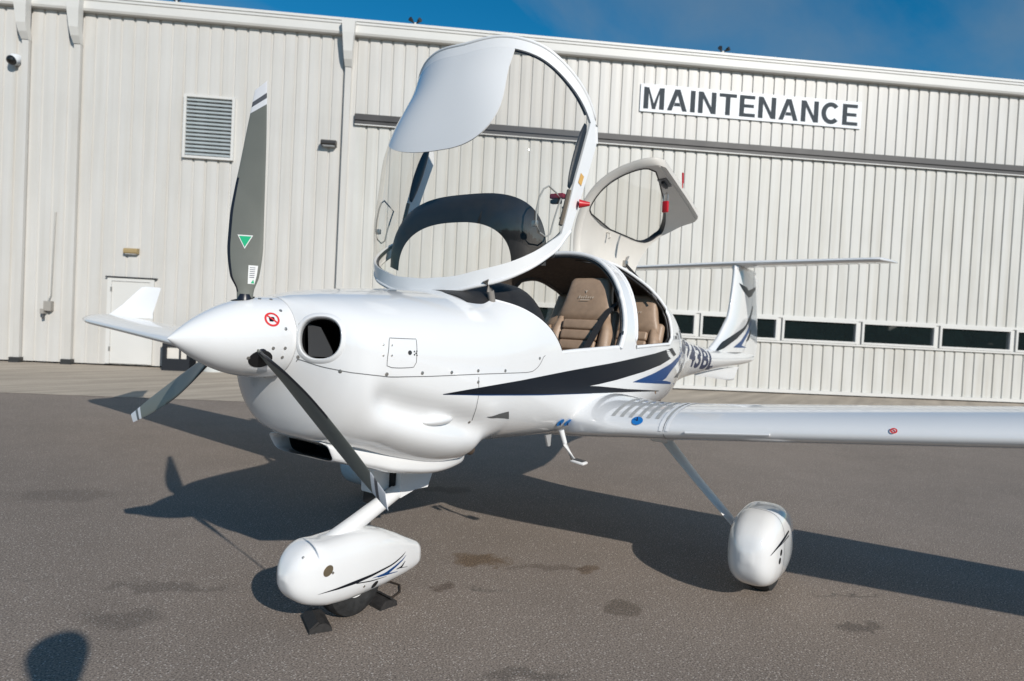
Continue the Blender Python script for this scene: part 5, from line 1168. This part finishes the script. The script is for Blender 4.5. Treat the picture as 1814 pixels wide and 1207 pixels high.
# bird emblem on the fin
b = MB()
for nm in ('eagle_a', 'eagle_b'):
    U, L = BK[nm]; b.grid([[lift(fp, a + (c - a)*k/3, p + (d - p)*k/3, .004, fo) for k in range(4)] for (a, p), (c, d) in zip(U, L)])
b.build('bird_emblem', BLACKPAINT, fino)
b = MB(); line_decal(b, fp, [(z, .62) for z in svals(1.2, 2.22, 20)], .008, h=.0025, out=fo); b.build('rudder_gap', SEAM, fino)
def tailp(y, c, up):
    ay = abs(y); a = 7.13 + .012*ay + (max(ay - 1.60, 0)/.14)**1.3*.42; e = 7.98 - .10*ay; ch = max(e - a, .02); x = min(max(c, 0), 1)
    yt = .55*(0.2969*math.sqrt(x) - .126*x - .3516*x*x + .2843*x**3 - .1036*x**4)*ch*.85
    return np.array([-(a + ch*x), y, 2.325 + .018*y - (.010*y if y < 0 else 0)*-1.0 + up*yt + .02*x])
b = MB(); rows = []
for y in [-1.74, -1.72, -1.68, -1.62] + svals(-1.6, 1.6, 30) + [1.62, 1.68, 1.72, 1.74]:
    cs = [.5*(1 - math.cos(PI*k/20)) for k in range(21)]
    rows.append([tailp(y, c, 1) for c in reversed(cs)] + [tailp(y, c, -1) for c in cs[1:]])
b.grid(rows); b.add(rows[0], [tuple(range(41))]); b.add(rows[-1], [tuple(range(41))]); fix_normals(b.build('tailplane', WHITE, AC, sharp=50))
b = MB(); b.box((-7.62, 0, 2.275), (.92, .10, .075), bev=.035); fix_normals(b.build('tail_fairing', WHITE, AC))
b = MB(); rows = []
for (z, a, e, t_) in ((1.0, 5.6, 7.60, .02), (.95, 5.85, 7.52, .016), (.86, 6.9, 7.42, .010), (.838, 7.15, 7.38, .006)):
    rows.append([(-(a + (e - a)*x), sg_*t_*math.sin(PI*min(max(x, .02), .98))**.6, z) for sg_, x in [(1, k/12) for k in range(13)] + [(-1, k/12) for k in range(11, 0, -1)]])
b.grid(rows, cv=True); b.add(rows[-1], [tuple(range(24))]); fix_normals(b.build('ventral_fin', WHITE2, AC))

# ---------------------------------------------------------------- landing gear
b = MB(); A_ = Vector((-.725, 0, .352)); B_ = Vector((-1.40, 0, .605))
b.tube([A_, A_ + (B_ - A_)*.3, A_ + (B_ - A_)*.85, B_], [.046, .041, .036, .036], 18, up=(0, 1, 0)); b.build('nose_strut', WHITE, AC)
b = MB(); b.prism([(-1.19, -.04, .74), (-1.19, -.04, .505), (-1.30, -.04, .530), (-1.395, -.04, .525), (-1.455, -.04, .65), (-1.455, -.04, .74)], (0, .08, 0)); fix_normals(b.build('strut_bracket', WHITE2, AC, smooth=False))
b = MB(); b.box((-1.182, -.02, .60), (.012, .05, .17)); b.build('bracket_gap', VOID, AC, smooth=False)
def pant_mesh(f, name):
    b = MB(); us = svals(0, .08, 8, 1.6) + svals(.08, 1, 40)[1:]; NV = 48
    rows = [[f(u, j/NV) for j in range(NV)] for u in us]
    c0 = sum(rows[0])/NV; c1 = sum(rows[-1])/NV
    b.grid([[c0 + np.array([.004, 0, 0])]*NV] + rows + [[c1 + (p - c1)*.6 - np.array([.014, 0, 0]) for p in rows[-1]], [c1 - np.array([.017, 0, 0])]*NV], cv=True)
    o = b.build(name, WHITE, AC, sharp=50); return fix_normals(o)
npo = pant_mesh(nosepant, 'nose_wheel_pant'); mpo = pant_mesh(mainpant, 'main_wheel_pant')
MPS = dict(MP); MPS['yc'] = -1.495
def mainpant_s(u, v): return pant(u, v, **MPS)
mps = pant_mesh(mainpant_s, 'main_wheel_pant')
psf = lambda u, v: nosepant(u, v*.5 - .25)
pout = lambda u, v: np.array([nosepant(u, 0)[0], 0, (NP['topf'](u) + NP['botf'](u))/2])
for nm, part, m in (('np_black', 'black_swoosh', BLACKPAINT), ('np_tail', 'black_swoosh', BLACKPAINT), ('np_blue', 'blue_swoosh', BLUEPAINT), ('np_blue2', 'blue_swoosh', BLUEPAINT), ('np_dart', 'black_dart', BLACKPAINT), ('np_dart2', 'black_dart', BLACKPAINT)):
    U, L = BK[nm]; decal(part, psf, U, L, m, npo, out=pout, M=3)
u, v = BK['np_fuel'][0]; b = MB(); b.disc(lift(psf, u, v, .0005, pout), nrm_of(psf, u, v, out=pout), .020, 20, h=.003, ry=.026); b.disc(lift(psf, u, v, .0035, pout), nrm_of(psf, u, v, out=pout), .014, 20, h=.001, ry=.020); b.build('tow_bar_socket', mat('brass_socket', (.25, .20, .13), .4, metal=.7), npo)
u, v = BK['np_hole'][0]; b = MB(); b.disc(lift(psf, u, v, .001, pout), nrm_of(psf, u, v, out=pout), .016, 18, h=.001, ry=.021); b.build('access_hole', VOID, npo)
b = MB()
for u, v in BK['np_scr']: b.disc(lift(psf, u, v, .0005, pout), nrm_of(psf, u, v, out=pout), .006, 10, h=.002, dome=.001)
b.build('screw', STEEL, npo)
msf = lambda u, v: mainpant(u, v*.5 - .25)
mout = lambda u, v: np.array([mainpant(u, 0)[0], 1.495, .3])
for nm in ('mp_black', 'mp_thin'):
    U, L = BK[nm]; decal('black_swoosh', msf, U, L, BLACKPAINT, mpo, out=mout, M=3)
for u, v in BK['mp_slots']:
    b = MB(); c_ = lift(msf, u, v, .001, mout); b.disc(c_, nrm_of(msf, u, v, out=mout), .017, 16, h=.001, ry=.012, xdir=(-.2, 0, 1)); b.build('access_hole', VOID, mpo)
b = MB(); line_decal(b, mainpant, [(.26, k/48) for k in range(48)], .004, h=.0008, out=lambda u, v: mainpant(u, v + .5), closed=True); b.build('pant_seam', SEAM, mpo)
def wheel(x, y, r, wd, name='wheel'):
    w = bpy.data.objects.new(name, None); C.objects.link(w); w.parent = AC; w.location = Vector((x, y, r)) - LOC[AC]; LOC[w] = Vector((x, y, r))
    prof = [(.45, -.40), (.60, -.49), (.80, -.50), (.955, -.40), (.992, -.22), (1.0, 0), (.992, .22), (.955, .40), (.80, .50), (.60, .49), (.45, .40)]
    b = MB(); b.grid([[(x + r*q*math.cos(2*PI*k/48), y + wd*o_, r + r*q*math.sin(2*PI*k/48)) for q, o_ in prof] for k in range(48)], cu=True); fix_normals(b.build('tyre', RUBBER, w))
    b = MB(); prof = [(.02, -.30), (.2, -.32), (.33, -.25), (.47, -.40), (.47, .40), (.33, .25), (.2, .32), (.02, .30)]
    b.grid([[(x + r*q*math.cos(2*PI*k/36), y + wd*o_, r + r*q*math.sin(2*PI*k/36)) for q, o_ in prof] for k in range(36)], cu=True); fix_normals(b.build('rim', WHITE2, w)); return w
wheel(-.915, 0, .165, .12); wheel(-2.60, 1.495, .178, .15); wheel(-2.60, -1.495, .178, .15)
for sd in (1, -1):
    b = MB(); pts = [(-2.50, .90, .80), (-2.515, .985, .705), (-2.53, 1.12, .56), (-2.55, 1.30, .38), (-2.56, 1.37, .31)]; rows = []
    for (x, y, z), ch in zip(pts, (.085, .075, .062, .055, .052)):
        rows.append([(x + ch*math.cos(a), sd*(y + .012*math.sin(a)*.8), z + .012*math.sin(a)*.6) for a in [2*PI*q/16 for q in range(16)]])
    b.grid(rows, cv=True); fix_normals(b.build('main_strut', WHITE2, AC))
    b = MB(); b.box((-2.50, sd*.92, .79), (.22, .12, .05), bev=.02); fix_normals(b.build('strut_fairing', WHITE2, AC))
# boarding step
for sd in (1, -1):
    b = MB(); b.tube([(-1.935, sd*.53, .835), (-1.95, sd*.55, .76), (-1.985, sd*.585, .675)], [.016, .013, .012], 10); b.build('step_stalk', WHITE, AC)
    b = MB(); b.box((-2.005, sd*.615, .660), (.06, .085, .016), Matrix.Rotation(R(-6)*sd, 4, 'X'), bev=.007); o = fix_normals(b.build('step_pad', WHITE2, AC))
    b = MB(); b.box((-2.005, sd*.617, .6695), (.048, .06, .002), Matrix.Rotation(R(-6)*sd, 4, 'X')); b.build('grip_surface', GREYPAINT, o, smooth=False)
b = MB(); b.prism([(-1.89, .45, .80), (-1.95, .45, .80), (-1.945, .45, .735), (-1.92, .45, .735)], (0, .010, 0)); fix_normals(b.build('belly_antenna', mat('grey_antenna', (.34, .34, .34), .5), AC, smooth=False))

# ---------------------------------------------------------------- propeller
prop = bpy.data.objects.new('propeller', None); C.objects.link(prop); prop.parent = AC; prop.location = Vector(HUB.tolist()) - LOC[AC]; LOC[prop] = Vector(HUB.tolist())
b = MB(); sl = [.0, .003, .008] + svals(.015, .425, 40)[0:]
b.grid([[spin(s, 2*PI*k/64) for k in range(64)] for s in sl], cv=True)
e = [spin(.425, 2*PI*k/64) for k in range(64)]; cc_ = sum(e)/64; b.grid([e, [cc_ + (p - cc_)*.985 - np.array([.006, 0, 0]) for p in e], [cc_ - np.array([.006, 0, 0])]*64], cv=True)
spo = fix_normals(b.build('spinner', WHITE, prop, sharp=50))
sout = lambda s, a: np.array([-s, 0, 1.305])
for k in range(3):
    rs = svals(.10, .84, 52) + [.851, .862, .8735, .885, .895, .905, .92, .935, .95]; b = MB(); fm = []
    sh_ = lambda r, c: r + .034*smooth01((r - .74)/.10)*(c - .5)*(1 - .0*r)
    cs = [.0, .012, .035, .065, .10, .14, .22, .34, .48, .62, .76, .88, .96, 1.0]
    for side in (1, -1):
        b.grid([[blade(sh_(r, c), c, side, k) for c in cs] for r in rs])
        for i in range(len(rs) - 1):
            r = (rs[i] + rs[i+1])/2
            for j in range(len(cs) - 1):
                c = (cs[j] + cs[j+1])/2; rr = r
                if rr > .905: q = 1
                elif rr > .885: q = 2
                elif rr > .862: q = 1
                elif r < .60 and c < (.12 if side > 0 else .10) and r > .15: q = 3
                else: q = 0
                fm.append(q)
    tipP = [blade(sh_(.95, c), c, 1, k) for c in cs] + [blade(sh_(.95, c), c, -1, k) for c in reversed(cs)][1:-1]; b.add(tipP, [tuple(range(len(tipP)))]); fm.append(1)
    bo = obj('blade', b.v, b.f, None, prop, True, 60, [BLADE, TIPW, TIPG, BOOT], fm)
    # bolted root cuff on a flat dark patch, painted shade of the spinner opening
    a = PROP_PHI + k*2*PI/3; er = np.array([0, -math.sin(a), math.cos(a)])
    b = MB(); b.tube([HUB + er*.06, HUB + er*.13, HUB + er*.150], [.034, .028, .020], 16); b.build('blade_root', BOOT, prop)
    b = MB(); an = math.atan2(er[1], er[2]); s0_ = .29; pts = [(s0_ + .045*math.cos(2*PI*q/28), an + .26*math.sin(2*PI*q/28)) for q in range(28)]
    P_ = [lift(spin, s_, a_, .0015, sout) for s_, a_ in pts]; c0_ = lift(spin, s0_, an, .0015, sout)
    mid_ = [lift(spin, s0_ + .0225*math.cos(2*PI*q/28), an + .13*math.sin(2*PI*q/28), .0015, sout) for q in range(28)]
    b.grid([P_, mid_, [c0_]*28], cv=True); fix_normals(b.build('cutout_shade', VOID, prop))
    if k == 0:
        bf = lambda r, c: blade(r, c, 1, 0); bb_ = lambda r, c: blade(r, c, -1, 0)
        r0_, c0 = .352, .51
        def tri(cr, cc, sz, m, name, hh, inv_=1):
            V = [lift(bf, cr + inv_*sz*.55, cc - sz/.13*.62, hh, bb_), lift(bf, cr + inv_*sz*.55, cc + sz/.13*.62, hh, bb_), lift(bf, cr - inv_*sz*.62, cc, hh, bb_)]; q = MB(); q.add(V, [(0, 1, 2)]); return q.build(name, m, bo, smooth=False)
        tri(r0_, c0, .046, STICK, 'logo_backing', .0012); tri(r0_ + .001, c0, .036, GREEN, 'triangle_logo', .0018)
        q = MB(); q.grid([[lift(bf, r_, c_, .0012, bb_) for c_ in (.64, .80, .92)] for r_ in (.19, .225, .262)]); lb = q.build('data_label', STICK, bo)
        for kk in range(6):
            q = MB(); rr = .252 - .0075*kk; q.grid([[lift(bf, r_, c_, .0018, bb_) for c_ in (.69, .85)] for r_ in (rr, rr + .002)]); q.build('text_line', NAVY, bo)
        q = MB(); q.add([lift(bf, .193, .76, .002, bb_), lift(bf, .193, .90, .002, bb_), lift(bf, .208, .83, .002, bb_)], [(0, 1, 2)]); q.build('small_logo', GREEN, bo, smooth=False)
# warning emblem on the spinner: red ring, slash and a dark hand
s0_, a0_ = BK['nohand'][0]; c_ = lift(spin, s0_, a0_, .0018, sout); n_ = nrm_of(spin, s0_, a0_, out=sout); x_ = lift(spin, s0_ + .01, a0_, .0018, sout) - c_; x_ /= np.linalg.norm(x_); y_ = np.cross(n_, x_)
def sp(u, w_, h=.0016):
    # point of the emblem wrapped on the spinner
    rr = np.linalg.norm(spin(s0_, a0_)[1:] - np.array([0, 1.306])); return lift(spin, s0_ + u, a0_ - w_/rr, h, sout)
q = MB(); q.grid([[sp(r_*math.cos(2*PI*k/28), r_*math.sin(2*PI*k/28)) for k in range(28)] for r_ in (.022, .030)], cv=True)
q.grid([[sp(-.019 + .038*t - .003, -.019*-1 - .038*t*1, .0022), sp(-.019 + .038*t + .003, .019 - .038*t + .003, .0022)] for t in [k/6 for k in range(7)]]); fix_normals(q.build('warning_ring', REDST, spo))
q = MB(); q.grid([[sp(-.012, -.008, .0018), sp(-.012, .008, .0018)], [sp(.0, -.010, .0018), sp(.0, .010, .0018)], [sp(.010, -.006, .0018), sp(.010, .008, .0018)]]); q.build('hand_symbol', BLACKPAINT, spo)
q = MB()
scr = list(BK['spin_scr']) + [(.405, PI + 2*PI*k/12) for k in range(-1, 6)]
for s_, a_ in scr: q.disc(lift(spin, s_, a_, .0002, sout), nrm_of(spin, s_, a_, out=sout), .0065, 10, h=.002, dome=.002)
tag(q.build('spinner_screws', STEEL, prop), kind='stuff')

# ---------------------------------------------------------------- wheel chocks at the nose wheel
CHB = mat('chock_rubber', (.020, .018, .017), .7, noise=(30, .4), bump=(120, .3))
def chock(cx, cy, ang, lab, blue):
    t = thing('wheel_chock', (cx, cy, 0), lab, 'chock', 'chocks at the nose wheel'); M = Matrix.Rotation(ang, 3, 'Z')
    def P(x, y, z): return Vector((cx, cy, 0)) + M @ Vector((x, y, z))
    b = MB(); prof = [(-.05, .0), (.055, .0), (.05, .016), (.010, .038), (-.016, .040), (-.045, .018)]
    b.prism([P(x, -.085, z) for x, z in prof], M @ Vector((0, .17, 0))); body = fix_normals(b.build('body', CHB, t, smooth=False))
    for k in range(6):
        f = .12 + .15*k
        b = MB(); p0 = Vector((.052 - .042*f, 0, .012 + .034*f)); b.box(P(p0.x, 0, p0.z + .003), (.009, .166, .009), (M @ Matrix.Rotation(R(45), 3, 'Y')).to_4x4()); fix_normals(b.build('ridge', CHB, t, smooth=False))
    if blue:
        b = MB(); b.box(P(-.035, .05, .036), (.03, .05, .022), M.to_4x4(), bev=.005); fix_normals(b.build('blue_knot', mat('blue_rope', (.02, .12, .42), .7), t))
    return t
chock(-.745, -.02, R(-28), 'black ridged rubber chock in front of the nose wheel', False)
chock(-1.085, .02, R(172), 'black rubber chock with a blue knot behind the nose wheel', True)
t = thing('rope', (-1.15, .0, 0), 'thin dark loop of rope lying behind the nose wheel chock', 'rope')
b = MB(); b.tube([(-1.11, .03, .02), (-1.16, .05, .012), (-1.24, .02, .006), (-1.30, -.04, .006), (-1.29, -.10, .012), (-1.20, -.12, .02), (-1.12, -.08, .03)], .005, 8); b.build('strand', mat('dark_rope', (.03, .02, .012), .8), t)

# ---------------------------------------------------------------- the photographer, standing behind the camera
def person():
    base = Vector((1.48, 2.42, 0)); fw = Vector((-.831, -.557, 0)); rt = Vector((-.557, .831, 0))
    def P(f, r, z): return base + fw*f + rt*r + Vector((0, 0, z))
    t = thing('person', tuple(base), 'photographer in dark clothes with raised hands, whose shadow falls in the bottom left corner', 'person')
    J = {'pelvis': (P(0, 0, 1.00), .16), 'waist': (P(0, 0, 1.16), .15), 'chest': (P(.0, 0, 1.38), .17), 'neck': (P(.0, 0, 1.58), .065), 'jaw': (P(.03, 0, 1.67), .085), 'head': (P(.0, 0, 1.79), .125), 'crown': (P(-.02, 0, 1.88), .105)}
    E = [('pelvis', 'waist'), ('waist', 'chest'), ('chest', 'neck'), ('neck', 'jaw'), ('jaw', 'head'), ('head', 'crown')]
    for sd, q in ((1, 'r'), (-1, 'l')):
        J.update({'sh'+q: (P(0, sd*.20, 1.50), .075), 'el'+q: (P(.08, sd*.27, 1.24), .052), 'wr'+q: (P(.20, sd*.14, 1.38), .036), 'ha'+q: (P(.24, sd*.10, 1.41), .038),
                  'hp'+q: (P(0, sd*.11, .92), .115), 'kn'+q: (P(.02, sd*.13, .50), .070), 'an'+q: (P(-.02, sd*.14, .10), .045), 'to'+q: (P(.15, sd*.16, .04), .036)})
        E += [('chest', 'sh'+q), ('sh'+q, 'el'+q), ('el'+q, 'wr'+q), ('wr'+q, 'ha'+q), ('pelvis', 'hp'+q), ('hp'+q, 'kn'+q), ('kn'+q, 'an'+q), ('an'+q, 'to'+q)]
    keys = list(J); me = bpy.data.meshes.new('body'); me.from_pydata([tuple(J[k][0] - base) for k in keys], [(keys.index(a), keys.index(c)) for a, c in E], [])
    o = bpy.data.objects.new('body', me); C.objects.link(o); o.parent = t
    m = o.modifiers.new('skin', 'SKIN'); o.modifiers.new('sub', 'SUBSURF').levels = 1; o.modifiers['sub'].render_levels = 2
    for i, k in enumerate(keys):
        v = me.skin_vertices[0].data[i]; v.radius = (J[k][1],)*2; v.use_root = (k == 'pelvis')
    me.materials.append(mat('dark_cloth', (.03, .035, .05), .85))
person()

# ---------------------------------------------------------------- trees across the field, mirrored in the hangar windows
LEAF = mat('far_foliage', (.045, .07, .03), .8, noise=(.3, .3))
b = MB(); rnd = random.Random(3)
for k in range(150):
    a = R(-10 + 150*k/149 + rnd.uniform(-.6, .6)); d = rnd.uniform(105, 125); cx_, cy_ = d*math.cos(a), d*math.sin(a); h = rnd.uniform(4.5, 11)
    for q in range(14):
        x, y, z = cx_ + rnd.gauss(0, 2.2), cy_ + rnd.gauss(0, 2.2), rnd.uniform(.2, 1)*h; s_ = rnd.uniform(1.2, 2.6)
        M_ = Matrix.Rotation(rnd.uniform(0, 6.28), 3, Vector((rnd.gauss(0, 1), rnd.gauss(0, 1), rnd.gauss(0, 1))).normalized())
        for w_ in range(3):
            V = [Vector((x, y, z)) + M_ @ Vector(p)*s_ for p in ((-1, -.7, .2*w_), (1, -.6, -.2*w_), (.8, .9, .1), (-.7, .8, -.1))]
            M_ = M_ @ Matrix.Rotation(R(60), 3, 'X'); b.add(V, [(0, 1, 2, 3)])
tag(b.build('far_tree_line', LEAF, smooth=False), kind='stuff')
bpy.context.view_layer.update()
